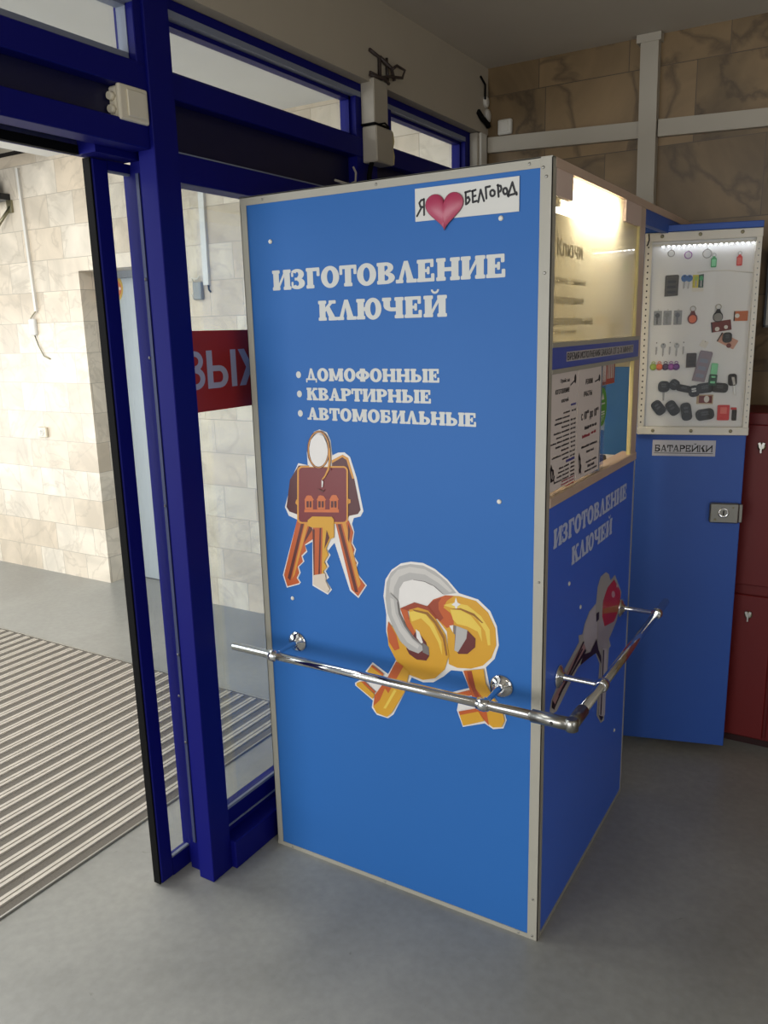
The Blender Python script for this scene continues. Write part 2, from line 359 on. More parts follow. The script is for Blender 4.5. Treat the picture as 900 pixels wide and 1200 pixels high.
T = json.loads(r'''{"keysA":[["white",[[0.24,1.409],[0.265,1.402],[0.277,1.379],[0.281,1.337],[0.301,1.346],[0.323,1.348],[0.341,1.336],[0.361,1.278],[0.38,1.184],[0.37,1.168],[0.347,1.161],[0.34,1.143],[0.347,1.121],[0.34,1.087],[0.351,1.069],[0.344,1.048],[0.357,1.03],[0.349,1.009],[0.36,0.99],[0.384,0.966],[0.354,0.923],[0.325,0.941],[0.277,1.08],[0.267,1.07],[0.252,1.052],[0.261,1.041],[0.246,1.019],[0.254,1.006],[0.241,0.989],[0.252,0.971],[0.241,0.961],[0.261,0.935],[0.245,0.917],[0.19,0.937],[0.197,1.074],[0.17,1.059],[0.177,1.041],[0.158,1.024],[0.164,1.009],[0.142,0.989],[0.148,0.972],[0.137,0.953],[0.147,0.941],[0.141,0.934],[0.092,0.916],[0.079,0.955],[0.145,1.136],[0.114,1.145],[0.101,1.17],[0.137,1.269],[0.159,1.307],[0.193,1.303],[0.192,1.34],[0.204,1.383],[0.221,1.402]]],["maroon",[[0.16,1.3],[0.125,1.255],[0.107,1.171],[0.117,1.158],[0.146,1.152],[0.165,1.133],[0.24,1.141],[0.248,1.306]]],["maroon",[[0.279,1.323],[0.316,1.341],[0.335,1.333],[0.353,1.275],[0.371,1.187],[0.361,1.174],[0.332,1.166],[0.319,1.146],[0.278,1.142],[0.277,1.291]]],["gold",[[0.279,1.323],[0.316,1.341],[0.335,1.333],[0.353,1.275],[0.346,1.275],[0.329,1.327],[0.315,1.334],[0.278,1.314]]],["gold",[[0.152,1.201],[0.145,1.196],[0.141,1.186],[0.148,1.18]]],["gold",[[0.33,1.216],[0.338,1.214],[0.338,1.205],[0.33,1.2]]],["orange",[[0.145,1.136],[0.197,1.139],[0.201,1.083],[0.169,1.062],[0.173,1.043],[0.154,1.026],[0.159,1.008],[0.138,0.989],[0.143,0.971],[0.132,0.953],[0.142,0.941],[0.139,0.937],[0.095,0.921],[0.084,0.956]]],["brown",[[0.161,1.133],[0.172,1.134],[0.107,0.941],[0.098,0.949]]],["gold",[[0.175,1.133],[0.188,1.134],[0.125,0.962],[0.114,0.947]]],["brown",[[0.195,1.135],[0.199,1.111],[0.167,1.067],[0.171,1.08]]],["orange",[[0.283,1.142],[0.33,1.152],[0.344,1.119],[0.336,1.086],[0.346,1.068],[0.339,1.047],[0.352,1.029],[0.344,1.007],[0.356,0.99],[0.379,0.965],[0.353,0.929],[0.331,0.946]]],["brown",[[0.291,1.137],[0.302,1.139],[0.354,0.941],[0.343,0.94]]],["gold",[[0.307,1.142],[0.32,1.146],[0.364,0.967],[0.355,0.953]]],["brown",[[0.328,1.144],[0.334,1.126],[0.329,1.086],[0.325,1.097]]],["maroonlight",[[0.326,1.158],[0.325,1.154],[0.323,1.15],[0.32,1.147],[0.316,1.145],[0.311,1.143],[0.164,1.128],[0.159,1.128],[0.154,1.13],[0.151,1.132],[0.149,1.136],[0.149,1.14],[0.157,1.284],[0.158,1.288],[0.161,1.292],[0.164,1.295],[0.169,1.297],[0.173,1.298],[0.318,1.308],[0.323,1.307],[0.326,1.306],[0.33,1.303],[0.331,1.3],[0.332,1.296]]],["gold",[[0.328,1.157],[0.327,1.152],[0.325,1.148],[0.321,1.145],[0.316,1.142],[0.311,1.141],[0.163,1.126],[0.158,1.126],[0.153,1.128],[0.149,1.13],[0.147,1.134],[0.146,1.139],[0.155,1.284],[0.156,1.289],[0.159,1.293],[0.163,1.296],[0.168,1.299],[0.173,1.3],[0.318,1.309],[0.323,1.309],[0.328,1.307],[0.331,1.304],[0.333,1.301],[0.334,1.296],[0.328,1.157],[0.323,1.157],[0.328,1.295],[0.328,1.298],[0.326,1.301],[0.324,1.303],[0.321,1.304],[0.317,1.304],[0.174,1.295],[0.17,1.294],[0.167,1.292],[0.164,1.29],[0.162,1.287],[0.161,1.284],[0.152,1.14],[0.153,1.137],[0.155,1.134],[0.157,1.132],[0.161,1.131],[0.165,1.131],[0.31,1.146],[0.314,1.147],[0.317,1.148],[0.32,1.151],[0.322,1.154],[0.323,1.157]]],["houseorange",[[0.177,1.171],[0.178,1.199],[0.176,1.199],[0.185,1.212],[0.191,1.214],[0.202,1.214],[0.211,1.202],[0.207,1.2],[0.206,1.173]]],["houseorange",[[0.221,1.175],[0.223,1.203],[0.22,1.202],[0.229,1.216],[0.235,1.218],[0.246,1.217],[0.255,1.206],[0.251,1.204],[0.25,1.178]]],["houseorange",[[0.266,1.179],[0.268,1.207],[0.265,1.206],[0.274,1.22],[0.28,1.223],[0.291,1.223],[0.299,1.211],[0.296,1.208],[0.295,1.182]]],["houseorange",[[0.175,1.17],[0.298,1.182],[0.298,1.173],[0.174,1.162]]],["maroon",[[0.184,1.196],[0.192,1.197],[0.191,1.178],[0.183,1.177]]],["maroon",[[0.196,1.197],[0.202,1.198],[0.201,1.179],[0.194,1.178]]],["maroon",[[0.227,1.2],[0.235,1.201],[0.234,1.182],[0.226,1.181]]],["maroon",[[0.239,1.201],[0.246,1.202],[0.245,1.183],[0.238,1.182]]],["maroon",[[0.272,1.204],[0.28,1.205],[0.279,1.186],[0.271,1.185]]],["maroon",[[0.283,1.205],[0.291,1.206],[0.29,1.187],[0.283,1.186]]],["goldkey",[[0.186,1.139],[0.203,1.152],[0.273,1.158],[0.28,1.15],[0.278,1.097],[0.264,1.09],[0.248,1.06],[0.255,1.041],[0.239,1.018],[0.248,1.003],[0.234,0.988],[0.242,0.976],[0.197,0.953],[0.203,1.118],[0.184,1.122]]],["orange",[[0.203,1.118],[0.239,1.122],[0.228,0.976],[0.198,0.959]]],["brown",[[0.202,1.113],[0.21,1.114],[0.202,0.968],[0.198,0.964]]],["brown",[[0.228,1.12],[0.234,1.121],[0.222,0.979],[0.216,0.976]]],["brown",[[0.253,1.117],[0.262,1.094],[0.242,1.059],[0.245,1.076]]],["paleend",[[0.199,0.972],[0.24,0.983],[0.243,0.968],[0.241,0.96],[0.255,0.937],[0.245,0.923],[0.196,0.943]]],["white",[[0.201,1.3],[0.201,1.34],[0.208,1.375],[0.223,1.39],[0.239,1.396],[0.255,1.392],[0.266,1.37],[0.27,1.344],[0.268,1.304]]],["brown",[[0.277,1.354],[0.276,1.345],[0.274,1.336],[0.271,1.328],[0.267,1.32],[0.263,1.313],[0.257,1.307],[0.251,1.302],[0.245,1.299],[0.239,1.297],[0.232,1.296],[0.226,1.296],[0.22,1.298],[0.214,1.302],[0.209,1.307],[0.205,1.313],[0.201,1.32],[0.198,1.327],[0.197,1.336],[0.196,1.345],[0.197,1.354],[0.198,1.363],[0.201,1.371],[0.204,1.379],[0.209,1.386],[0.214,1.393],[0.219,1.398],[0.225,1.402],[0.232,1.405],[0.238,1.406],[0.244,1.406],[0.251,1.405],[0.256,1.402],[0.262,1.398],[0.266,1.392],[0.27,1.386],[0.273,1.379],[0.275,1.371],[0.276,1.362],[0.277,1.354],[0.269,1.353],[0.269,1.361],[0.268,1.369],[0.267,1.376],[0.264,1.382],[0.261,1.388],[0.257,1.393],[0.253,1.396],[0.248,1.399],[0.243,1.4],[0.238,1.4],[0.233,1.399],[0.228,1.397],[0.223,1.393],[0.218,1.388],[0.214,1.383],[0.21,1.376],[0.208,1.369],[0.206,1.361],[0.204,1.354],[0.204,1.346],[0.204,1.338],[0.206,1.33],[0.208,1.323],[0.21,1.317],[0.214,1.312],[0.218,1.308],[0.223,1.304],[0.228,1.303],[0.233,1.302],[0.238,1.303],[0.244,1.305],[0.249,1.308],[0.253,1.312],[0.258,1.317],[0.261,1.323],[0.264,1.33],[0.267,1.338],[0.268,1.345],[0.269,1.353]]],["gold",[[0.274,1.353],[0.273,1.345],[0.271,1.337],[0.268,1.329],[0.265,1.321],[0.261,1.315],[0.256,1.309],[0.25,1.304],[0.245,1.301],[0.239,1.299],[0.233,1.298],[0.227,1.299],[0.221,1.301],[0.216,1.304],[0.211,1.309],[0.207,1.314],[0.204,1.321],[0.201,1.329],[0.2,1.337],[0.199,1.345],[0.2,1.354],[0.201,1.362],[0.203,1.37],[0.207,1.378],[0.211,1.385],[0.215,1.391],[0.221,1.396],[0.226,1.4],[0.232,1.403],[0.238,1.404],[0.244,1.404],[0.25,1.402],[0.255,1.4],[0.26,1.396],[0.264,1.391],[0.268,1.385],[0.271,1.378],[0.273,1.37],[0.274,1.362],[0.274,1.354],[0.271,1.353],[0.271,1.361],[0.27,1.369],[0.268,1.376],[0.266,1.383],[0.262,1.389],[0.258,1.394],[0.254,1.398],[0.249,1.4],[0.243,1.402],[0.238,1.402],[0.232,1.4],[0.227,1.398],[0.222,1.394],[0.217,1.389],[0.213,1.384],[0.209,1.377],[0.206,1.37],[0.204,1.362],[0.202,1.354],[0.202,1.345],[0.202,1.337],[0.204,1.33],[0.206,1.322],[0.209,1.316],[0.213,1.311],[0.217,1.306],[0.222,1.303],[0.227,1.301],[0.233,1.3],[0.238,1.301],[0.244,1.303],[0.249,1.306],[0.254,1.311],[0.259,1.316],[0.263,1.323],[0.266,1.33],[0.269,1.337],[0.27,1.345],[0.271,1.353]]],["maroonlight",[[0.19,1.295],[0.278,1.301],[0.277,1.294],[0.189,1.288]]],["gold",[[0.271,1.359],[0.277,1.358],[0.277,1.322],[0.27,1.294],[0.256,1.273],[0.246,1.264],[0.244,1.267],[0.254,1.278],[0.265,1.298],[0.272,1.325]]],["white",[[0.243,1.264],[0.249,1.26],[0.246,1.244],[0.242,1.242]]],["brown",[[0.222,1.239],[0.245,1.233],[0.254,1.238],[0.245,1.228]]]],"keysB":[["white",[[0.531,1.056],[0.499,1.047],[0.468,1.024],[0.447,0.993],[0.439,0.943],[0.447,0.888],[0.445,0.836],[0.456,0.791],[0.476,0.756],[0.448,0.706],[0.396,0.732],[0.37,0.698],[0.381,0.69],[0.331,0.653],[0.332,0.645],[0.393,0.61],[0.388,0.586],[0.405,0.567],[0.444,0.565],[0.463,0.582],[0.511,0.676],[0.526,0.712],[0.563,0.705],[0.596,0.712],[0.629,0.737],[0.652,0.76],[0.686,0.764],[0.706,0.719],[0.654,0.695],[0.673,0.666],[0.669,0.644],[0.687,0.598],[0.753,0.625],[0.778,0.614],[0.808,0.624],[0.817,0.65],[0.81,0.673],[0.77,0.723],[0.756,0.79],[0.781,0.819],[0.793,0.86],[0.787,0.912],[0.768,0.951],[0.733,0.978],[0.677,0.987],[0.642,1.021],[0.605,1.045],[0.569,1.057]]],["ringgrey",[[0.529,1.049],[0.493,1.038],[0.465,1.015],[0.45,0.983],[0.446,0.939],[0.453,0.894],[0.469,0.856],[0.493,0.814],[0.521,0.793],[0.554,0.795],[0.565,0.807],[0.562,0.822],[0.538,0.838],[0.511,0.869],[0.493,0.901],[0.488,0.936],[0.492,0.972],[0.506,0.994],[0.536,1.005],[0.573,1.006],[0.605,0.996],[0.633,0.976],[0.669,0.986],[0.641,1.015],[0.605,1.038],[0.569,1.05]]],["ringpale",[[0.526,1.041],[0.487,1.026],[0.464,0.998],[0.458,0.961],[0.462,0.922],[0.47,0.892],[0.476,0.898],[0.471,0.938],[0.475,0.974],[0.492,1.007],[0.525,1.024],[0.574,1.025],[0.615,1.007],[0.649,0.985],[0.657,0.99],[0.621,1.02],[0.574,1.04]]],["ringshade",[[0.536,1.005],[0.573,1.006],[0.605,0.996],[0.633,0.976],[0.626,0.978],[0.6,0.996],[0.572,1.002],[0.541,1.002]]],["white",[[0.49,0.936],[0.493,0.971],[0.507,0.993],[0.536,1.004],[0.572,1.004],[0.603,0.994],[0.631,0.975],[0.599,0.958],[0.583,0.941],[0.54,0.941],[0.493,0.919]]],["goldkey",[[0.58,0.935],[0.599,0.957],[0.636,0.975],[0.677,0.979],[0.727,0.973],[0.762,0.946],[0.783,0.906],[0.786,0.859],[0.772,0.82],[0.747,0.793],[0.712,0.777],[0.671,0.771],[0.645,0.777],[0.64,0.871]]],["orange",[[0.58,0.935],[0.599,0.957],[0.636,0.975],[0.662,0.977],[0.641,0.96],[0.63,0.939],[0.651,0.927],[0.661,0.909],[0.661,0.894],[0.64,0.881],[0.609,0.905]]],["deeporange",[[0.58,0.935],[0.599,0.954],[0.625,0.967],[0.615,0.951],[0.615,0.931],[0.63,0.909],[0.619,0.897]]],["goldpale",[[0.63,0.946],[0.661,0.958],[0.702,0.957],[0.742,0.933],[0.767,0.899],[0.769,0.856],[0.762,0.854],[0.754,0.892],[0.732,0.921],[0.697,0.942],[0.656,0.942]]],["goldpale",[[0.659,0.909],[0.651,0.937],[0.682,0.94],[0.712,0.93],[0.742,0.899],[0.745,0.861],[0.732,0.888],[0.702,0.897],[0.671,0.899]]],["white",[[0.668,0.974],[0.673,0.96],[0.682,0.957],[0.673,0.95],[0.669,0.939],[0.664,0.949],[0.655,0.951],[0.664,0.959]]],["darkgold",[[0.651,0.938],[0.682,0.946],[0.722,0.937],[0.749,0.915],[0.744,0.914],[0.72,0.93],[0.682,0.941]]],["maroonb",[[0.702,0.886],[0.726,0.867],[0.725,0.842],[0.702,0.818],[0.675,0.813],[0.663,0.826],[0.666,0.876]]],["ringgrey",[[0.669,0.893],[0.702,0.887],[0.699,0.862],[0.674,0.818],[0.663,0.821],[0.667,0.866]]],["ringshade",[[0.661,0.894],[0.669,0.893],[0.667,0.866],[0.661,0.87]]],["white",[[0.648,0.89],[0.66,0.894],[0.659,0.872],[0.655,0.879]]],["deeporange",[[0.494,0.915],[0.54,0.94],[0.583,0.935],[0.614,0.904],[0.577,0.895],[0.523,0.911]]],["goldkey",[[0.523,0.915],[0.551,0.927],[0.583,0.923],[0.609,0.9],[0.637,0.861],[0.646,0.802],[0.633,0.759],[0.602,0.726],[0.564,0.713],[0.514,0.72],[0.478,0.754],[0.453,0.796],[0.449,0.842],[0.454,0.869],[0.475,0.847],[0.499,0.81],[0.527,0.831]]],["orange",[[0.494,0.915],[0.518,0.913],[0.523,0.886],[0.547,0.844],[0.538,0.835],[0.514,0.866]]],["orange",[[0.45,0.848],[0.455,0.869],[0.48,0.832],[0.49,0.793],[0.473,0.784],[0.455,0.807]]],["goldpale",[[0.523,0.909],[0.551,0.918],[0.577,0.91],[0.601,0.884],[0.624,0.838],[0.626,0.799],[0.614,0.836],[0.588,0.877],[0.561,0.897],[0.531,0.882]]],["darkgold",[[0.534,0.919],[0.583,0.918],[0.609,0.895],[0.635,0.855],[0.642,0.802],[0.637,0.801],[0.628,0.849],[0.603,0.889],[0.577,0.911],[0.54,0.914]]],["maroonb",[[0.547,0.86],[0.576,0.829],[0.586,0.791],[0.576,0.774],[0.545,0.771],[0.521,0.783],[0.512,0.798],[0.521,0.819]]],["white",[[0.544,0.862],[0.555,0.856],[0.566,0.827],[0.561,0.821],[0.546,0.837]]],["ringshade",[[0.565,0.827],[0.584,0.816],[0.586,0.791],[0.565,0.797]]],["ringgrey",[[0.488,0.936],[0.493,0.901],[0.511,0.869],[0.538,0.838],[0.564,0.821],[0.565,0.803],[0.551,0.791],[0.521,0.796],[0.493,0.817],[0.469,0.856],[0.453,0.894],[0.447,0.94],[0.463,0.957]]],["ringpale",[[0.463,0.942],[0.474,0.939],[0.48,0.899],[0.5,0.861],[0.533,0.829],[0.554,0.815],[0.549,0.804],[0.516,0.818],[0.489,0.849],[0.467,0.892]]],["ringshade",[[0.488,0.936],[0.493,0.901],[0.511,0.869],[0.538,0.838],[0.564,0.821],[0.564,0.816],[0.534,0.832],[0.506,0.865],[0.489,0.898],[0.485,0.93]]],["goldkey",[[0.478,0.753],[0.521,0.728],[0.504,0.664],[0.459,0.587],[0.442,0.57],[0.407,0.574],[0.395,0.592],[0.402,0.631],[0.448,0.697]]],["orange",[[0.478,0.753],[0.502,0.742],[0.449,0.647],[0.438,0.66],[0.419,0.618],[0.396,0.594],[0.402,0.631],[0.448,0.697]]],["goldpale",[[0.47,0.665],[0.477,0.661],[0.439,0.596],[0.431,0.596]]],["goldkey",[[0.396,0.726],[0.435,0.705],[0.424,0.685],[0.378,0.7]]],["orange",[[0.396,0.726],[0.435,0.705],[0.433,0.698],[0.392,0.719]]],["goldkey",[[0.34,0.657],[0.355,0.664],[0.402,0.633],[0.395,0.617],[0.338,0.648]]],["orange",[[0.355,0.664],[0.402,0.636],[0.405,0.642],[0.368,0.667]]],["goldkey",[[0.691,0.768],[0.751,0.786],[0.757,0.746],[0.775,0.717],[0.807,0.67],[0.813,0.649],[0.804,0.628],[0.779,0.621],[0.755,0.635],[0.712,0.711]]],["orange",[[0.691,0.768],[0.716,0.773],[0.728,0.724],[0.755,0.695],[0.768,0.623],[0.755,0.635],[0.732,0.66],[0.712,0.711]]],["deeporange",[[0.702,0.769],[0.716,0.773],[0.728,0.724],[0.742,0.697],[0.727,0.699],[0.709,0.735]]],["orange",[[0.66,0.693],[0.709,0.715],[0.717,0.702],[0.668,0.68]]],["goldkey",[[0.678,0.639],[0.733,0.662],[0.754,0.634],[0.69,0.604]]],["orange",[[0.676,0.644],[0.733,0.667],[0.736,0.658],[0.68,0.634]]]],"keysC":[["ringgrey",[[0.561,0.924],[0.504,0.925],[0.475,0.899],[0.465,0.851],[0.397,0.846],[0.355,0.821],[0.336,0.795],[0.3,0.805],[0.306,0.782],[0.165,0.743],[0.076,0.699],[0.063,0.67],[0.091,0.651],[0.122,0.645],[0.302,0.703],[0.367,0.702],[0.476,0.686],[0.526,0.631],[0.522,0.591],[0.514,0.458],[0.566,0.406],[0.605,0.399],[0.622,0.541],[0.631,0.644],[0.652,0.645],[0.627,0.678],[0.712,0.712],[0.731,0.733],[0.759,0.799],[0.669,0.885],[0.617,0.881],[0.597,0.907]]],["keygrey",[[0.465,0.847],[0.405,0.841],[0.363,0.819],[0.344,0.787],[0.371,0.739],[0.419,0.707],[0.488,0.717],[0.484,0.783],[0.461,0.815]]],["keygrey2",[[0.496,0.784],[0.495,0.724],[0.524,0.683],[0.612,0.654],[0.617,0.686],[0.702,0.715]]],["redtag",[[0.659,0.872],[0.744,0.808],[0.748,0.786],[0.717,0.737],[0.678,0.721],[0.567,0.742],[0.537,0.786],[0.539,0.835],[0.585,0.866]]],["goldb",[[0.542,0.809],[0.723,0.765],[0.722,0.741],[0.541,0.792]]],["pinkspot",[[0.675,0.816],[0.675,0.814],[0.674,0.812],[0.672,0.81],[0.669,0.809],[0.665,0.809],[0.661,0.81],[0.656,0.811],[0.652,0.812],[0.647,0.815],[0.643,0.817],[0.64,0.82],[0.637,0.823],[0.635,0.826],[0.635,0.829],[0.635,0.831],[0.636,0.833],[0.638,0.835],[0.641,0.836],[0.645,0.836],[0.649,0.836],[0.653,0.834],[0.658,0.833],[0.662,0.831],[0.666,0.828],[0.67,0.825],[0.672,0.822],[0.674,0.819]]],["pinkspot",[[0.709,0.835],[0.709,0.834],[0.708,0.833],[0.707,0.833],[0.705,0.832],[0.703,0.832],[0.701,0.833],[0.698,0.833],[0.696,0.834],[0.693,0.835],[0.691,0.836],[0.689,0.838],[0.688,0.839],[0.687,0.841],[0.686,0.842],[0.686,0.843],[0.687,0.844],[0.688,0.845],[0.69,0.845],[0.692,0.845],[0.694,0.845],[0.697,0.844],[0.699,0.843],[0.702,0.842],[0.704,0.841],[0.706,0.839],[0.707,0.838],[0.708,0.837]]],["darkline",[[0.472,0.817],[0.501,0.813],[0.499,0.788],[0.472,0.788]]],["keypink",[[0.343,0.771],[0.371,0.739],[0.349,0.733],[0.279,0.726],[0.15,0.69],[0.103,0.66],[0.077,0.675],[0.082,0.696],[0.186,0.725]]],["darkline",[[0.343,0.771],[0.354,0.765],[0.102,0.663],[0.09,0.668]]],["darkline",[[0.366,0.741],[0.376,0.728],[0.163,0.689],[0.15,0.69]]],["darkline",[[0.333,0.753],[0.342,0.747],[0.138,0.686],[0.128,0.69]]],["darkline",[[0.082,0.696],[0.104,0.673],[0.1,0.659],[0.077,0.675]]],["darkline",[[0.35,0.728],[0.419,0.709],[0.479,0.73],[0.505,0.685],[0.536,0.653],[0.54,0.625],[0.511,0.657],[0.481,0.684],[0.397,0.696],[0.323,0.704]]],["keygrey",[[0.55,0.674],[0.604,0.654],[0.608,0.417],[0.564,0.42],[0.532,0.451],[0.539,0.585]]],["darkline",[[0.556,0.666],[0.57,0.661],[0.564,0.436],[0.55,0.443]]],["darkline",[[0.535,0.449],[0.59,0.419],[0.565,0.414]]]],"handwriting":[[[0.587,1.992],[0.587,1.955]],[[0.587,1.991],[0.579,1.99],[0.574,1.984],[0.577,1.975],[0.587,1.973]],[[0.58,1.973],[0.567,1.954]],[[0.7,1.996],[0.701,1.969]],[[0.699,1.996],[0.712,1.998]],[[0.701,1.982],[0.707,1.985],[0.711,1.978],[0.707,1.972],[0.701,1.969]],[[0.718,1.997],[0.719,1.972]],[[0.717,1.997],[0.726,1.999]],[[0.719,1.985],[0.726,1.986]],[[0.719,1.972],[0.729,1.974]],[[0.733,1.971],[0.739,1.998],[0.748,1.972]],[[0.754,1.977],[0.752,2.002],[0.763,2.003]],[[0.775,1.987],[0.775,1.984],[0.773,1.982],[0.771,1.981],[0.768,1.981],[0.766,1.982],[0.764,1.985],[0.764,1.988],[0.764,1.991],[0.766,1.993],[0.768,1.994],[0.771,1.994],[0.773,1.992],[0.775,1.99],[0.775,1.987]],[[0.783,2.004],[0.785,1.978]],[[0.782,2.003],[0.79,2.001],[0.792,1.995],[0.789,1.989],[0.784,1.989]],[[0.807,1.988],[0.806,1.985],[0.805,1.983],[0.803,1.982],[0.8,1.982],[0.798,1.984],[0.797,1.986],[0.796,1.989],[0.797,1.992],[0.798,1.994],[0.8,1.995],[0.803,1.995],[0.805,1.993],[0.806,1.991],[0.807,1.988]],[[0.809,1.979],[0.819,2.006],[0.827,1.981]],[[0.808,1.978],[0.83,1.981]],[[0.829,1.983],[0.83,1.978]],[[0.808,1.981],[0.81,1.976]]]}''')
def decal(key, fr, d=.0006):
    mb = MB()
    for i, (c, poly) in enumerate(T[key]):
        mb.mat(DM[c]).ext([tuple(p) for p in poly], fr, d + i * .00012, d + i * .00012)
    return mb

# ================================================================== SETTING
FL = floor_mat()
struct('floor', box(FL, -6.2, 4, -6, 2.05, -.06, 0))
struct('ceiling', box(M['ceil'], -.02, 4, -6, 1.95, 2.797, 2.87))
WALLV = marble('pale_marble_slabs', 'ded6c6', 'cdbfa9', '9d917e', 'a39b8c', .35, .40, .2, dark=.76, veinf=.3)
WALLB = marble('brown_marble_slabs', '806b4c', '917957', '352a1f', '5c4f3f', .4, .62, .3, .6, .3, dark=.5, mixf=.95, veinf=.55)
struct('wall_back', box(WALLB, -.09, 4, 1.75, 1.95, 0, 2.797))
struct('wall_vestibule', MB().mat(WALLV).box(-6.2, -2.87, 1.75, 2.05, 0, 2.86).box(-2.0, -.09, 1.75, 2.05, 0, 2.86).box(-2.87, -2.0, 1.75, 2.05, 2.094, 2.86))
struct('ceiling_vestibule', MB().mat(M['vceil']).box(-3.05, -.13, -6, 1.75, 2.80, 2.87))
g = MB().mat(M['alu'])
for i in range(24): g.box(-6.2, -3.06, -3.2 + i * .2, -3.08 + i * .2, 2.80, 2.83)
g.mat(M['rubber']).box(-6.2, -3.06, -6, 1.75, 2.85, 2.87)
struct('ceiling_grille', g, label='slatted metal ceiling of the entrance lobby')
struct('wall_beam', MB().mat(M['plaster']).box(-.14, -.02, -6, 1.75, 2.522, 2.797))
# outdoor-side walls of the lobby and hall (beyond the frame), so that daylight only enters through their openings
struct('wall_right', box(M['plaster'], 4, 4.1, -6, 1.95, 0, 2.87))

# service door in the lobby recess
d = struct('door_2', MB().mat(M['greydoor']).box(-2.83, -2.04, 1.95, 2.0, .005, 2.05, bev=.003))
f = struct('door_frame', MB().mat(M['greyframe']).box(-2.87, -2.83, 1.93, 2.0, 0, 2.09).box(-2.04, -2.0, 1.93, 2.0, 0, 2.09).box(-2.87, -2.0, 1.93, 2.0, 2.05, 2.094), d)
struct('hinge', MB().mat(M['steel']).lathe((-2.822, 1.945, 1.86), (0, 0, 1), [(0, .009), (.1, .009)], 8).lathe((-2.822, 1.945, .2), (0, 0, 1), [(0, .009), (.1, .009)], 8), d)
e = MB().mat(pm('emblem_gold', 'b79a3e', .5)).ext(ell(-2.765, 1.99, .068, .085), lambda u, v, q: (u, 1.95 - q, v), 0, .001)
e.mat(pm('emblem_orange', 'b8663a', .5)).ext(ell(-2.765, 1.985, .055, .055), lambda u, v, q: (u, 1.95 - q, v), .0012, .0016)
e.mat(pm('emblem_grey', '9a9388', .5)).ext(ell(-2.765, 1.985, .03, .032), lambda u, v, q: (u, 1.95 - q, v), .0018, .0022)
e.mat(M['white']).ext(ell(-2.805, 1.985, .008, .01), lambda u, v, q: (u, 1.95 - q, v), .0018, .0022).ext(ell(-2.725, 1.985, .008, .01), lambda u, v, q: (u, 1.95 - q, v), .0018, .0022)
tag(obj('door_sticker', e), 'round yellow and orange sticker on the grey service door', 'sticker')

# ------------------------------------------------------------------ blue glazed partition
NV = M['navy']
struct('trim_1', MB().mat(NV).box(-.112, -.052, -.262, -.175, 0, 2.522, bev=.002).box(-.170, -.112, -.238, -.175, 0, 2.5)
       .mat(M['groove']).box(-.150, -.139, -.2425, -.2382, .1, 2.1).mat(M['steel'])
       .lathe((-.1445, -.2425, 1.83), (0, -1, 0), [(0, .005), (.003, .003)], 8).lathe((-.1445, -.2425, 1.2), (0, -1, 0), [(0, .004), (.003, .003)], 8)
       .lathe((-.1445, -.2425, .74), (0, -1, 0), [(0, .005), (.003, .003)], 8).lathe((-.1445, -.2425, .45), (0, -1, 0), [(0, .005), (.003, .003)], 8)
       .lathe((-.160, -.238, 1.62), (0, -1, 0), [(0, .005), (.003, .003)], 8).lathe((-.160, -.238, .6), (0, -1, 0), [(0, .005), (.003, .003)], 8), label='blue mullion beside the open doorway')
struct('trim_2', MB().mat(NV).box(-.13, -.062, .715, .96, 2.28, 2.522, bev=.002).box(-.13, -.062, .715, .85, 0, 2.28))
struct('trim_3', MB().mat(NV).box(-.13, -.062, 1.60, 1.75, 0, 2.522, bev=.002))
# transom rail and top rail, one length each
struct('trim_4', MB().mat(NV).box(-.128, -.06, -6, 1.6, 2.282, 2.345, bev=.002))
struct('trim_5', MB().mat(NV).box(-.128, -.06, -6, 1.6, 2.495, 2.521, bev=.002).mat(M['seal']).box(-.098, -.0605, -6, 1.6, 2.478, 2.4949))
# recessed dark panels under the transom
struct('trim_6', MB().mat(M['navydark']).box(-.125, -.1, -6, -.19, 2.15, 2.2815).box(-.125, -.1, -.175, .715, 2.14, 2.2815).box(-.125, -.1, .85, 1.6, 2.14, 2.2815))
def pane_window(name, y0, y1, z0, z1, fw=.02, xg=-.1, gl='glass', frame=NV):
    w = struct(name, MB().mat(M[gl]).box(xg - .003, xg + .003, y0 + fw * .5, y1 - fw * .5, z0 + fw * .5, z1 - fw * .5))
    f = MB().mat(frame)
    f.box(xg - .016, xg + .016, y0, y0 + fw, z0, z1).box(xg - .016, xg + .016, y1 - fw, y1, z0, z1)
    f.box(xg - .016, xg + .016, y0, y1, z0, z0 + fw).box(xg - .016, xg + .016, y0, y1, z1 - fw, z1)
    struct('window_frame', f, w); return w
pane_window('window_1', -.175, .715, 2.345, 2.478, .012)
pane_window('window_2', .96, 1.6, 2.345, 2.478, .012)
pane_window('window_3', -1.9, -.27, 2.345, 2.495, .022, frame=M['seal'])
struct('trim_7', MB().mat(NV).box(-.128, -.06, -.29, -.175, 2.34, 2.522, bev=.002))
# fixed pane between the mullion and the kiosk
w4 = struct('window_4', MB().mat(M['glass']).box(-.103, -.097, -.18, .72, .17, 2.09))
struct('window_frame', MB().mat(NV).box(-.13, -.062, -.175, .715, 2.078, 2.152, bev=.002).box(-.13, -.088, -.175, .715, .0975, .178)
       .box(-.13, -.032, -.176, .715, 0, .097, bev=.003).box(-.128, -.085, -.178, -.170, .1, 2.1).mat(M['seal']).box(-.0962, -.0875, -.175, .715, .176, .185).box(-.0885, -.085, -.175, .715, .117, .123).box(-.095, -.0618, -.175, .715, 2.1515, 2.155), w4)
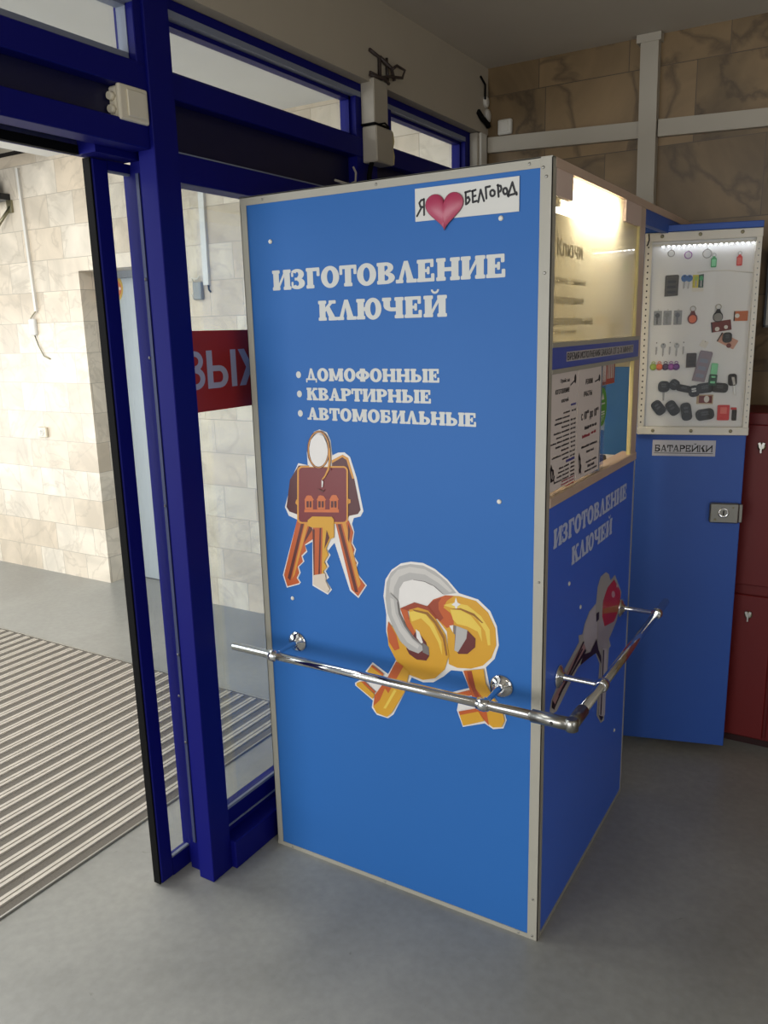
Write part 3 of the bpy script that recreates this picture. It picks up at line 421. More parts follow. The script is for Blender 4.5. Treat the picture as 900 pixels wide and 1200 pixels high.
# the same glazing further on, behind the kiosk
w5 = struct('window_5', MB().mat(M['glass']).box(-.103, -.097, .85, 1.6, .13, 2.09))
struct('window_frame', MB().mat(NV).box(-.13, -.062, .85, 1.6, 2.078, 2.152).box(-.13, -.062, .85, 1.6, 0, .14), w5)
# sliding door: head cover with track, and the open leaf
struct('trim_8', MB().mat(NV).box(-.13, -.065, -6, -.262, 2.146, 2.206, bev=.002).box(-.213, -.131, -.384, -.24, 2.13, 2.19).box(-.213, -.206, -6, -.384, 2.13, 2.19).box(-.206, -.131, -6, -.384, 2.186, 2.19)
       .mat(M['alu']).box(-.2059, -.196, -6, -.384, 2.168, 2.183).box(-.2059, -.196, -6, -.384, 2.153, 2.163).mat(M['rubber']).box(-.2059, -.196, -6, -.384, 2.1635, 2.1675).box(-.2059, -.192, -6, -.384, 2.130, 2.152), label='blue head cover of the sliding door with its track')
lf = struct('door_1', MB().mat(NV).box(-.212, -.184, -.352, -.302, .006, 2.128, bev=.003).box(-.212, -.184, .52, .57, .006, 2.128).box(-.212, -.184, -.303, .52, .006, .068).box(-.212, -.184, -.303, .52, 2.104, 2.128).box(-.212, -.176, -.229, -.185, .006, 2.128, bev=.002), label='blue framed glass sliding door leaf, slid open')
struct('glass_pane', MB().mat(M['glass']).box(-.201, -.195, -.305, .525, .06, 2.11), lf)
struct('edge_seal', MB().mat(M['rubber']).box(-.2145, -.187, -.358, -.3525, .006, 2.128, bev=.001), lf)
struct('glazing_bead', MB().mat(M['seal']).box(-.195, -.1845, -.302, .52, .066, .074).box(-.195, -.1845, -.302, .52, 2.099, 2.105), lf)

# red exit banner on the fixed pane
ex = MB().mat(M['exitred']).ext([(-.176, 1.459), (.46, 1.459), (.46, 1.691), (-.176, 1.691)], F_GLASS, .0035, .0042)
ex.mat(M['exitwhite'])
def sans(ch, u0, u1, v0, v1, d):
    P = {'В': [R(0, 0, .26, 1), sector(.5, .74, (.44, .26), (.20, .12), -90, 90, 12), sector(.5, .29, (.50, .29), (.24, .14), -90, 90, 12), R(.2, .86, .51, 1), R(.2, .45, .51, .58), R(.2, 0, .51, .15)],
         'Ы': [R(0, 0, .19, 1), sector(.40, .30, (.30, .30), (.12, .15), -90, 90, 12), R(.1, .45, .41, .6), R(.1, 0, .41, .15), R(.81, 0, 1, 1)],
         'Х': [[(0, 0), (.3, 0), (1, 1), (.7, 1)], [(.7, 0), (1, 0), (.3, 1), (0, 1)]],
         'О': [sector(.5, .5, (.5, .51), (.26, .36), 0, 359.9, 34)],
         'Д': [R(0, -.16, .16, .14), R(.84, -.16, 1, .14), R(0, 0, 1, .15), [(.1, .1), (.3, .1), (.44, 1), (.28, 1)], R(.28, .85, .84, 1), R(.64, .1, .84, 1)]}[ch]
    for i, p in enumerate(P): ex.ext([(u0 + a * (u1 - u0), v0 + b * (v1 - v0)) for a, b in p], F_GLASS, d + i * 3e-5, d + i * 3e-5)
for ch, a, b in (('В', -.170, -.092), ('Ы', -.082, .046), ('Х', .057, .155), ('О', .175, .29), ('Д', .305, .43)): sans(ch, a, b, 1.524, 1.634, .0046)
tag(obj('exit_sign', ex), 'red exit sign with white letters stuck on the glass pane left of the kiosk', 'sign')

# light switch on the transom panel
sw = thing('wall_switch', 'cream square switch box on the dark panel above the sliding door', 'switch', (-.1, -.311, 2.2))
obj('back_box', MB().mat(M['cream']).box(-.1, -.072, -.355, -.272, 2.203, 2.279, bev=.004).lathe((-.086, -.352, 2.255), (0, -1, 0), [(0, .012), (.015, .009)], 10).lathe((-.086, -.352, 2.225), (0, -1, 0), [(0, .012), (.015, .009)], 10), sw)
obj('cover_plate', MB().mat(M['cream']).box(-.072, -.058, -.357, -.264, 2.2, 2.283, bev=.005, seg=2), sw)
obj('rocker', MB().mat(M['cream']).box(-.058, -.053, -.335, -.276, 2.21, 2.272, bev=.002), sw)

# ------------------------------------------------------------------ entrance mat
mt = thing('entrance_mat', 'ribbed grey aluminium and carpet entrance mat on the lobby floor', 'mat', (-2.25, -1.6, 0))
obj('carpet_base', MB().mat(M['matrub']).box(-4.0, -.5, -4, .813, .0005, .006), mt)
sl = MB().mat(M['matalu']); x = -.5 - .036
while x > -3.98:
    sl.box(x - .038, x, -3.99, .80, .0055, .0085)
    sl.box(x - .036, x - .022, -3.99, .80, .0085, .0115).box(x - .016, x - .002, -3.99, .80, .0085, .0115)
    x -= .076
obj('aluminium_slats', sl, mt)
obj('edge_frame', MB().mat(M['alu']).box(-.5, -.494, -4, .818, .0005, .0085).box(-4, -.494, .813, .819, .0005, .0085), mt)

# ------------------------------------------------------------------ lobby fittings
t = thing('cable_trunking', 'thin white cable duct running down the lobby wall left of the grey door', 'cable duct', (-3.335, 1.74, 1.857))
obj('duct', MB().mat(M['white']).ext([(-3.362, 2.765), (-3.34, 2.765), (-3.312, 1.857), (-3.334, 1.857)], F_WALL, 0, .018), t)
jb = thing('junction_box', 'small weathered grey junction box under the thin duct on the lobby wall', 'junction box', (-3.365, 1.74, 1.70))
obj('box', MB().mat(M['vceil']).box(-3.40, -3.34, 1.722, 1.75, 1.70, 1.81, bev=.006), jb)
obj('wire', MB().mat(M['brass']).tube([(-3.325, 1.738, 1.86), (-3.35, 1.735, 1.84), (-3.385, 1.735, 1.815), (-3.38, 1.735, 1.80)], .004, 6), jb)
obj('wire', MB().mat(M['brass']).tube([(-3.37, 1.74, 1.70), (-3.34, 1.742, 1.62), (-3.30, 1.742, 1.56), (-3.24, 1.745, 1.54)], .004, 6), jb)
t = thing('cable_trunking', 'grey white cable duct seen through the glass above the exit sign', 'cable duct', (-1.765, 1.74, 1.95))
obj('duct', MB().mat(M['vceil']).ext([(-1.775, 2.80), (-1.735, 2.80), (-1.745, 1.955), (-1.785, 1.955)], F_WALL, 0, .02), t)
obj('cable_tail', MB().mat(M['rubber']).tube([(-1.755, 1.74, 1.97), (-1.75, 1.735, 1.93), (-1.735, 1.735, 1.915)], .005, 6), t)
sb = thing('wall_switch', 'grey surface switch box beside the duct behind the glass', 'switch', (-1.83, 1.74, 1.87))
obj('box', MB().mat(M['greyframe']).box(-1.865, -1.80, 1.722, 1.75, 1.875, 1.975, bev=.005), sb)
obj('wire', MB().mat(M['white']).tube([(-1.86, 1.73, 1.975), (-1.875, 1.73, 2.0), (-1.83, 1.73, 1.99), (-1.81, 1.73, 2.005)], .004, 6), sb)
obj('wire', MB().mat(M['white']).tube([(-1.865, 1.735, 1.92), (-1.885, 1.735, 1.90), (-1.87, 1.735, 1.88)], .004, 6), sb)
so = thing('wall_socket', 'small pale socket low on the lobby wall at the left edge', 'socket', (-3.40, 1.74, 1.0))
obj('plate', MB().mat(M['cream']).box(-3.45, -3.36, 1.73, 1.75, 1.0, 1.07, bev=.004), so)
obj('socket_face', MB().mat(M['white']).lathe((-3.405, 1.731, 1.035), (0, -1, 0), [(0, .026), (.004, .024), (.004, .018), (.001, .016)], 14), so)
cm = thing('wall_lamp', 'dark bracket lamp with pale lens high on the lobby wall at the far left', 'lamp', (-3.55, 1.72, 2.5))
obj('bracket', MB().mat(M['brass']).tube([(-3.47, 1.745, 2.54), (-3.54, 1.70, 2.44), (-3.57, 1.69, 2.4)], .012, 8).box(-3.50, -3.45, 1.735, 1.75, 2.50, 2.58), cm)
obj('housing', MB().mat(M['black']).box(-3.72, -3.51, 1.55, 1.70, 2.60, 2.70, bev=.02, seg=2).box(-3.60, -3.47, 1.68, 1.75, 2.58, 2.62), cm)
obj('lens', MB().mat(M['white']).box(-3.70, -3.50, 1.56, 1.69, 2.545, 2.60, bev=.012, seg=2), cm)

# ------------------------------------------------------------------ ducts and boxes in the hall
a = -.0405; F_B = F_WALL
t = thing('cable_trunking', 'wide pale cable duct running level along the brown marble wall behind the kiosk', 'cable duct', (1.1, 1.735, 2.35))
obj('duct', MB().mat(M['trunk']).ext([(-.008, 2.507), (.665, 2.480), (.665, 2.416), (-.008, 2.443)], F_WALL, 0, .03), t)
obj('duct', MB().mat(M['trunk']).ext([(.735, 2.477), (2.2, 2.418), (2.2, 2.354), (.735, 2.413)], F_WALL, 0, .03), t)
t = thing('cable_trunking', 'upright pale cable duct crossing the level duct on the brown marble wall', 'cable duct', (.70, 1.74, .1))
obj('duct', MB().mat(M['trunk']).ext([(.655, 2.79), (.725, 2.79), (.745, 1.30), (.675, 1.30)], F_WALL, 0, .042), t)
obj('end_collar', MB().mat(M['trunk']).ext([(.64, 2.795), (.735, 2.795), (.735, 2.765), (.64, 2.765)], F_WALL, 0, .047), t)
so = thing('wall_socket', 'small white socket on the brown marble above the level duct near the corner', 'socket', (.05, 1.74, 2.475))
obj('plate', MB().mat(M['white']).box(.035, .10, 1.728, 1.75, 2.512, 2.575, bev=.005), so)
obj('rocker', MB().mat(M['white']).box(.048, .087, 1.724, 1.729, 2.522, 2.565, bev=.002), so)
wp = thing('notice_board', 'white framed notice on the brown wall at the right edge', 'notice', (1.29, 1.74, 1.66))
obj('sheet', MB().mat(M['white']).box(1.182, 1.39, 1.738, 1.748, 1.66, 1.95), wp)
obj('border', MB().mat(M['steel']).box(1.177, 1.185, 1.733, 1.75, 1.655, 1.955).box(1.39, 1.398, 1.733, 1.75, 1.655, 1.955).box(1.177, 1.398, 1.733, 1.75, 1.652, 1.66).box(1.177, 1.398, 1.733, 1.75, 1.95, 1.958), wp)
t = thing('cable_trunking', 'short white upright duct tied to the blue mullion above the kiosk', 'cable duct', (-.04, .80, 2.38))
obj('duct', MB().mat(M['trunk']).box(-.06, -.005, .745, .84, 2.385, 2.535, bev=.003), t)
obj('cable_tie', MB().mat(M['rubber']).box(-.0605, -.003, .742, .843, 2.384, 2.390).tube([(-.003, .77, 2.387), (.004, .80, 2.395), (.002, .83, 2.388)], .003, 6), t)
obj('wire', MB().mat(M['brownp']).tube([(-.015, .74, 2.55), (-.01, .80, 2.545), (.0, .86, 2.56), (.005, .93, 2.57), (.005, .95, 2.60), (0, .90, 2.605), (0, .86, 2.58)], .005, 6)
    .tube([(-.012, .80, 2.535), (-.012, .80, 2.61), (-.015, .74, 2.62)], .007, 6).tube([(-.01, .80, 2.61), (-.005, .87, 2.59), (0, .88, 2.55)], .007, 6).tube([(-.01, .73, 2.538), (0, .81, 2.542), (-.005, .85, 2.535)], .006, 6).tube([(-.012, .85, 2.62), (-.012, .855, 2.535)], .005, 6), t)
jb = thing('junction_box', 'pale junction box with torn yellowed side under the short duct above the kiosk', 'junction box', (-.03, .81, 2.25))
obj('box', MB().mat(M['trunk']).box(-.06, .0, .748, .865, 2.262, 2.382, bev=.004), jb)
obj('torn_cover', MB().mat(M['yellowed']).ext([(.865, 2.265), (.885, 2.27), (.89, 2.30), (.88, 2.325), (.89, 2.35), (.882, 2.38), (.865, 2.383)], lambda u, v, q: (-.05 + q, u, v), 0, .04), jb)
obj('wire', MB().mat(M['rubber']).tube([(-.03, .76, 2.263), (-.035, .75, 2.22), (-.04, .752, 2.15)], .009, 7).mat(M['trunk']).tube([(-.055, .56, 2.18), (-.05, .64, 2.175), (-.05, .68, 2.19), (-.05, .685, 2.22), (-.058, .68, 2.24)], .004, 6), jb)
t = thing('cable_trunking', 'short white upright duct in the corner between blue frame and marble wall', 'cable duct', (-.04, 1.70, 2.38))
obj('duct', MB().mat(M['trunk']).box(-.06, -.022, 1.64, 1.745, 2.30, 2.518, bev=.003).mat(M['white']).box(-.022, -.012, 1.66, 1.72, 2.30, 2.518), t)
obj('wire', MB().mat(M['rubber']).tube([(-.016, 1.66, 2.745), (-.012, 1.70, 2.72), (-.012, 1.70, 2.66)], .005, 6).tube([(-.016, 1.63, 2.60), (-.008, 1.66, 2.575), (-.008, 1.72, 2.56), (-.01, 1.73, 2.555)], .012, 7), t)
ps = MB().mat(M['white'])
ps.lathe((-.016, 1.735, 2.60), (1, 0, 0), [(-.004, .03), (.008, .026), (.012, .01)], 12).lathe((-.016, 1.72, 2.655), (1, 0, 0), [(-.004, .026), (.007, .02), (.009, .008)], 12)
obj('filler_foam', ps, t)

# ================================================================== KIOSK
K = thing('kiosk', 'tall blue key cutting kiosk with service window beside the glass partition', 'kiosk', (W / 2, BK / 2, 0))
def kp(name, mb, label=None, parent=None, xf=None):
    o = obj(name, mb, parent or K, xf=xf)
    if label: o['label'] = label
    return o
front = kp('front_panel', MB().mat(M['kblue']).box(0, W, 0, .02, .002, 2.048))
side = kp('side_panel', MB().mat(M['kblue_bright']).box(W - .02, W, .02, DP, .002, 1.236))
kp('left_panel', MB().mat(M['kblue']).box(0, .02, .02, BK, .002, 2.048))
kp('back_panel', MB().mat(pm('back_blue', '5aa0f4', .5)).box(.02, W - .02, BK - .02, BK, .002, 2.03).mat(M['cream']).box(.02, W - .02, BK - .026, BK - .0201, 1.50, 2.02), 'back wall, cream above and blue below')
kp('rear_side_panel', MB().mat(M['doorblue']).box(W - .02, W, 1.33, BK, .002, 1.985).box(W - .02, W, DP, BK, 1.985, 2.031))
kp('roof', MB().mat(M['cream']).box(.02, W - .02, .02, BK - .02, 2.03, 2.046))
kp('inner_lining', MB().mat(M['cream']).box(.0201, .026, .026, BK - .026, .01, 2.03).box(.026, W - .022, .0201, .026, .01, 2.03), 'cream inner lining')
# angle trims
L_ = .026; tk = .0022
kp('corner_trim', MB().mat(M['trim']).box(W - .027, W + tk, -tk, -.0001, 0, 2.052).box(W, W + tk, -tk, .022, 0, 2.052), 'pale plastic corner angle')
kp('edge_trim', MB().mat(M['trim']).box(-tk, .02, -tk, -.0001, .012, 2.04).box(-tk, -.0001, -tk, .02, .012, 2.04), 'pale plastic edge angle')
kp('top_trim', MB().mat(M['trim']).box(-tk, W - .026, -.0026, -.0001, 2.030, 2.0525).box(-tk, W + tk, -.0026, .02, 2.05, 2.0528), 'pale plastic top angle')
kp('bottom_trim', MB().mat(M['trim']).box(-tk, W - .026, -.0026, -.0001, 0, .013).box(W, W + .0026, .022, DP, 0, .011), 'pale plastic bottom angle')
kp('roof_trim', MB().mat(M['wood']).box(W - .02, W + .003, .02, BK, 2.031, 2.053), 'pale brown top edge of the window side')
kp('side_trim', MB().mat(M['trim']).box(W, W + .002, DP - .009, DP, .011, 1.236).box(W - .02, W + .001, DP, DP + .003, .011, 1.24))
# trim screws
for u, v in ((.86, 2.041), (.45, 2.041), (.08, 2.041), (.86, .007), (.42, .007), (.06, .007), (W - .013, .012), (W - .013, .13), (W - .012, 1.8), (W - .012, 1.05), (W - .02, 2.03), (W - .012, 2.01)):
    kp('trim_screw', MB().mat(M['steel']).lathe((u, -.0027, v), (0, -1, 0), [(0, .0035), (.0012, .003), (.0016, .001)], 8))
for u, v in ((.099, 1.928), (.791, 1.248), (.112, .885), (.79, 1.93)): kp('screw_cap', MB().mat(M['white']).lathe((u, 0, v), (0, -1, 0), [(0, .0065), (.002, .006), (.0035, .003)], 10), 'round white screw cap')
for y, z in ((.308, .889), (.2, .99), (.74, .30)): kp('screw_cap', MB().mat(M['white']).lathe((W, y, z), (1, 0, 0), [(0, .0065), (.002, .006), (.0035, .003)], 10), 'round white screw cap')
# printed words and key pictures
h = MB().mat(M['lettering']); slab_text(h, 'ИЗГОТОВЛЕНИЕ', .098, .806, 1.796, 1.85, F_FRONT, .0004, .0008); slab_text(h, 'КЛЮЧЕЙ', .252, .648, 1.709, 1.762, F_FRONT, .0004, .0008)
kp('heading', h, 'pale capitals of the front heading')
h = MB().mat(M['lettering'])
for word, u1, zz in (('ДОМОФОННЫЕ', .626, 1.545), ('КВАРТИРНЫЕ', .601, 1.491), ('АВТОМОБИЛЬНЫЕ', .729, 1.4355)):
    slab_text(h, word, .200, u1, zz, zz + .035, F_FRONT, .0004, .0008)
    h.ext(ell(.175, zz + .017, .0085, .0095), F_FRONT, .0004, .0008)
kp('service_list', h, 'pale bulleted list of three services')
kp('key_picture', decal('keysA', F_FRONT), 'printed bunch of red and gold keys on a ring')
kp('key_picture', decal('keysB', F_FRONT), 'printed pair of fat golden keys on a grey ring')
kp('key_picture', decal('keysC', F_RIGHT), 'printed grey keys with a red tag on the window side')
h = MB().mat(M['lettering2']); slab_text(h, 'ИЗГОТОВЛЕНИЕ', .064, .772, 1.12, 1.172, F_RIGHT, .0004, .0008); slab_text(h, 'КЛЮЧЕЙ', .215, .612, 1.037, 1.089, F_RIGHT, .0004, .0008)
kp('heading', h, 'pale blue capitals under the service window')
# service window
wf = MB().mat(M['wood']).box(W - .045, W + .005, .023, DP, 1.236, 1.262, bev=.002)
kp('sill', wf, 'pale wooden window sill')
kp('window_post', MB().mat(M['wood']).box(W - .014, W + .001, .80, DP, 1.262, 2.031))
kp('window_post', MB().mat(M['trim']).box(W - .014, W - .0001, .0201, .03, 1.262, 2.031))
kp('window_jamb', MB().mat(M['yellowed']).box(W - .012, W + .0005, .792, .7999, 1.262, 1.98), 'yellowed strip beside the pane')
for y0, y1 in ((.03, .145), (.625, .80)): kp('window_rail', MB().mat(pm('pinkish_rail', 'd3bdb2', .5)).box(W - .012, W + .002, y0, y1, 1.972, 2.031), 'pinkish rail above the pane')
kp('upper_pane', MB().mat(M['glassf']).box(W - .010, W - .006, .028, .79, 1.638, 2.031))
bd = kp('blue_band', MB().mat(pm('band_blue', '3a4fae', .45)).box(W - .012, W + .002, .02, .836, 1.577, 1.629).mat(M['trim']).box(W - .014, W + .004, .02, .84, 1.629, 1.641).box(W - .014, W + .004, .02, .84, 1.566, 1.577), 'blue strip with one line of white print')
h = MB().mat(pm('band_plate', 'b6b2b4', .6)).ext([(.125, 1.592), (.77, 1.592), (.77, 1.616), (.125, 1.616)], F_RIGHT, .0024, .0027)
h.mat(M['ink'])
for wd, u0, u1 in (('ВРЕМЯ', .13, .225), ('ИСПОЛНЕНИЯ', .235, .41), ('ЗАКАЗА', .42, .53), ('ОТ', .54, .575), ('2-Х', .585, .64), ('МИНУТ', .65, .765)): font_text(h, wd, u0, u1, 1.595, 1.613, F_RIGHT, .003, .08)
kp('band_print', h)
PTXT = (('Ключи', .06, .255, 1.842, 1.884), ('домофонные', .04, .29, 1.774, 1.797), ('квартирные', .04, .275, 1.725, 1.748), ('автомобильные', .04, .36, 1.68, 1.704), ('сейфовые', .035, .225, 1.655, 1.672))
for wd, u0, u1, z0, z1 in PTXT: kp('pane_lettering', font_text(MB().mat(M['greyink']), wd, u0, u1, z0, z1, lambda u, v, q: (W - .0058 + q, u, v), 0, .1), 'faded word on the lit pane')
kp('lower_pane', MB().mat(M['glass']).box(W - .006, W - .002, .02, .447, 1.262, 1.566).mat(M['seal']).box(W - .007, W + .0005, .444, .450, 1.264, 1.566), 'fixed lower pane left of the hatch')
# goods and things inside the kiosk
lp = thing('work_lamp', 'glowing tube lamp inside the kiosk at the top of its lit window', 'lamp', (W - .07, .38, 1.95))
glow = pm('lamp_glow', 'fff3dc', .5, emit=46.0, var=.01)
obj('lamp_diffuser', MB().mat(glow).tube([(W - .055, .17, 1.985), (W - .055, .58, 1.985)], .028, 14), lp)
obj('lamp_housing', MB().mat(M['white']).box(W - .10, W - .03, .15, .60, 2.013, 2.03, bev=.003).box(W - .075, W - .035, .152, .168, 1.965, 2.014).box(W - .075, W - .035, .582, .598, 1.965, 2.014), lp)
obj('lamp_cable', MB().mat(M['brownp']).tube([(W - .03, .13, 2.02), (W - .018, .07, 1.98), (W - .016, .055, 1.94), (W - .018, .04, 1.905), (W - .03, .035, 1.86)], .004, 6), lp)
ct = thing('counter_shelf', 'white work counter inside the kiosk behind the hatch', 'counter', (.62, .45, 1.20))
obj('shelf_board', MB().mat(M['white']).box(W - .40, W - .046, .04, .85, 1.225, 1.25, bev=.003), ct)
obj('bracket', MB().mat(M['steel']).box(W - .38, W - .36, .0262, .04, 1.10, 1.24).box(W - .38, W - .08, .0262, .04, 1.205, 1.2249), ct)
kp('hatch_pane', MB().mat(M['glass']).box(W - .0145, W - .0115, .40, .53, 1.263, 1.566))
pk = thing('sticker_packet', 'orange and white striped packet hanging behind the hatch', 'packet', (W - .014, .55, 1.505))
obj('pouch', MB().mat(pm('packet_red', 'b5432f', .5)).box(W - .021, W - .0155, .455, .635, 1.505, 1.575, bev=.002), pk)
b = MB().mat(M['white'])
for i in range(4): b.box(W - .0153, W - .015, .555 + i * .018, .564 + i * .018, 1.522, 1.572)
b.mat(pm('packet_pink', 'c98a78', .5)).box(W - .0153, W - .015, .458, .54, 1.522, 1.572)
obj('print', b, pk)
F_H = lambda u, v, q: (W - .0112 + q, u, v)
ov = MB().mat(pm('service_green', '4f9a2a', .5)).ext(ell(.495, 1.445, .045, .056, 0, 360, 28), F_H, 0, .001)
ov.mat(M['white']).ext([(.497, 1.486), (.511, 1.466), (.483, 1.466)], F_H, .0012, .0012)
for zz in (1.452, 1.428, 1.421): ov.ext([(.473, zz), (.519, zz), (.519, zz + .004), (.473, zz + .004)], F_H, .0012, .0012)
font_text(ov, 'ОТ', .475, .517, 1.403, 1.417, F_H, .0012)
tag(obj('oval_sticker', ov), 'green oval sticker on the hatch glass beside the price sheets', 'sticker')
tr = thing('card_terminal', 'pale grey box standing on the counter under the green oval sticker', 'box', (W - .07, .49, 1.25))
obj('body', MB().mat(M['seal']).box(W - .11, W - .05, .45, .56, 1.25, 1.345, bev=.006), tr)
obj('lid', MB().mat(M['white']).box(W - .115, W - .048, .446, .565, 1.345, 1.355, bev=.002), tr)
tl = MB().mat(M['black']).box(W - .14, W - .05, .59, .70, 1.25, 1.272, bev=.004)
tag(obj('tool_case', tl), 'flat black case on the counter in the open hatch', 'case')
tl = MB().mat(M['paper']).box(W - .15, W - .05, .71, .76, 1.2505, 1.258)
tag(obj('paper_pad', tl), 'white paper pad on the counter beside the flat black case', 'paper')

# hatch door with the goods display, swung out
def dx(name, mb, parent, label=None):
    o = obj(name, mb, parent, xf=DOORM)
    if label: o['label'] = label
    return o
dr = dx('door', MB().mat(M['doorblue']).box(0, .414, 0, .028, .043, 2.011, bev=.002), K, 'blue door with goods display, swung open')
dx('hinge', MB().mat(M['steel']).lathe((.004, -.004, .3), (0, 0, 1), [(0, .006), (.07, .006)], 8).lathe((.004, -.004, 1.1), (0, 0, 1), [(0, .006), (.07, .006)], 8), dr)
dx('top_lip', MB().mat(M['doorblue']).box(.03, .416, -.03, 0, 1.989, 2.011, bev=.002), dr)
dx('display_board', MB().mat(M['board']).box(.034, .414, -.004, -.0001, 1.279, 1.988), dr, 'white display board')
fr = MB().mat(M['white']).box(.034, .416, -.028, -.004, 1.958, 1.988, bev=.002).box(.036, .416, -.028, -.004, 1.279, 1.308, bev=.002)
fr.box(.036, .058, -.028, -.004, 1.308, 1.958).box(.396, .414, -.028, -.004, 1.308, 1.958)
fr.mat(M['blackm'])
for i in range(30):
    z = 1.325 + i * .0212
    fr.ext(ell(.046, z, .0028, .0034, 0, 360, 8), F_LOC, .0282, .0286)
fr.mat(M['greyframe'])
for i in range(30):
    z = 1.325 + i * .0212
    fr.ext(ell(.405, z, .0022, .0028, 0, 360, 8), F_LOC, .0282, .0286)
fr.mat(M['brass'])
for u, z in ((.09, 1.975), (.215, 1.976), (.35, 1.977), (.09, 1.294), (.222, 1.294), (.356, 1.294)): fr.lathe((u, -.028, z), (0, -1, 0), [(0, .0065), (.0025, .005), (.003, .002)], 10)
dx('display_frame', fr, dr, 'white perforated frame strips')
dx('display_pane', MB().mat(M['glassd']).box(.056, .398, -.0255, -.0235, 1.304, 1.962), dr)
led = pm('led_glow', 'f4f8ff', .5, emit=16.0, var=.01)
lb = MB().mat(M['white']).box(.062, .392, -.0232, -.014, 1.9425, 1.950).mat(led)
for i in range(18):
    u = .096 + i * .0172
    lb.lathe((u, -.0185, 1.9425), (0, 0, -1), [(0, .0031), (.002, .0030), (.004, .0012)], 8)
dx('led_strip', lb, dr, 'strip of white light diodes')
dx('led_cable', MB().mat(M['blackm']).tube([(.045, -.03, 1.985), (.047, -.031, 1.965), (.043, -.031, 1.95), (.040, -.03, 1.945)], .0025, 6), dr)
dx('pane_streak', MB().mat(M['white']).tube([(.214, -.012, 1.849), (.26, -.012, 1.853), (.31, -.012, 1.853), (.36, -.012, 1.846), (.396, -.012, 1.842)], .0018, 6), dr)  # reflection streak of the display glass, modelled as a thin white tube
lk = MB().mat(M['steel']).box(.305, .405, -.024, -.0005, .952, 1.027, bev=.004).box(.405, .418, -.02, -.0005, .955, 1.024, bev=.002).mat(M['chrome']).lathe((.352, -.024, .992), (0, -1, 0), [(0, .02), (.006, .019), (.008, .015), (.005, .012)], 16).mat(M['blackm']).box(.350, .354, -.0335, -.030, .984, 1.0).mat(M['brass']).lathe((.325, -.024, .965), (0, -1, 0), [(0, .005), (.004, .004)], 8).lathe((.385, -.024, 1.012), (0, -1, 0), [(0, .004), (.002, .003)], 8)
dx('lock', lk, dr, 'metal rim lock with key cylinder')

# ------------------------------------------------------------------ signs stuck on the kiosk
sg = thing('city_sign', 'white strip with handwritten black letters and a pink heart at the kiosk top', 'sign', (.70, -.003, 1.94))
obj('strip', MB().mat(pm('sign_white', 'c9c9c4', .5)).ext([(.562, 1.941), (.836, 1.941), (.836, 2.018), (.562, 2.018)], F_FRONT, .0005, .003), sg)
for k0, k1 in ((0, 3), (3, 99)):                                  # the letter Я, then the word
    hw = MB().mat(M['ink'])
    for j, st in enumerate(T['handwriting'][k0:k1]):
        for i, (p, q) in enumerate(zip(st, st[1:])): hw.ext(bar(p, q, .0052), F_FRONT, .0032 + i * 2e-5 + j * 1e-5, .0032 + i * 2e-5 + j * 1e-5)
        for i, p in enumerate(st): hw.ext(ell(p[0], p[1], .0026, .0026, 0, 360, 8), F_FRONT, .0036 + i * 2e-5, .0036 + i * 2e-5)
    obj('lettering', hw, sg)
hp = []
for i in range(48):
    a = 2 * PI * i / 48; hx = 16 * math.sin(a) ** 3; hy = 13 * math.cos(a) - 5 * math.cos(2 * a) - 2 * math.cos(3 * a) - math.cos(4 * a)
    hp.append((.6435 + hx * .00315, 1.9645 + hy * .0029))
hc = (.6435, 1.966)
hm = MB().mat(pm('heart_edge', '6b1730', .4)).ext([(hc[0] + (x - hc[0]) * 1.03, hc[1] + (y - hc[1]) * 1.03) for x, y in hp], F_FRONT, .003, .006)
hm.mat(pm('heart_pink', 'a63a58', .35)); L0 = [hm.bm.verts.new(F_FRONT(x, y, .0061)) for x, y in hp]
for k, (sc_, dd) in enumerate(((.85, .0085), (.6, .0105), (.3, .0118))):
    L1 = [hm.bm.verts.new(F_FRONT(hc[0] + (x - hc[0]) * sc_, hc[1] + (y - hc[1]) * sc_, dd)) for x, y in hp]
    for i in range(48):
        f = hm.bm.faces.new([L0[i], L0[(i + 1) % 48], L1[(i + 1) % 48], L1[i]]); f.material_index = hm.cur; f.smooth = True
    L0 = L1
f = hm.bm.faces.new(L0); f.material_index = hm.cur; f.smooth = True
ho = obj('heart', hm, sg); ho['label'] = 'glossy pink heart'

def bars(mb, u1, z, words, h=.0042, d=.0012, right=True):
    """a line of print too small to read, as word-length dashes ending at u1"""
    tot = sum(words) + .004 * (len(words) - 1); u = u1 - tot
    for w_ in words:
        n = max(2, int(w_ / .0048)); st = w_ / n
        for i in range(n):
            k = h * random.uniform(.75, 1.15)
            mb.ext([(u + i * st, z), (u + i * st + st * .78, z), (u + i * st + st * .78, z + k), (u + i * st, z + k)], F_RIGHT, d, d)
        u += w_ + .004
p1 = thing('price_sheet', 'white printed price list taped on the lower pane, nearest the kiosk corner', 'notice', (W, .12, 1.275))
obj('sheet', MB().mat(M['paper']).ext([(.022, 1.275), (.226, 1.275), (.226, 1.566), (.022, 1.566)], F_RIGHT, 0, .0008), p1)
b = MB().mat(M['ink'])
font_text(b, 'Прайс на', .088, .158, 1.539, 1.551, F_RIGHT, .0012, .09); font_text(b, 'изготовление', .052, .158, 1.515, 1.527, F_RIGHT, .0012, .09); font_text(b, 'ключей', .098, .152, 1.492, 1.503, F_RIGHT, .0012, .09)
b.ext(ell(.203, 1.545, .008, .012, 0, 360, 12), F_RIGHT, .0012, .0012).ext([(.165, 1.533), (.205, 1.545), (.205, 1.541), (.165, 1.529)], F_RIGHT, .0013, .0013)
b.mat(M['blueink']); bars(b, .215, 1.478, [.042], .006)
b.mat(M['ink'])
zz = 1.463
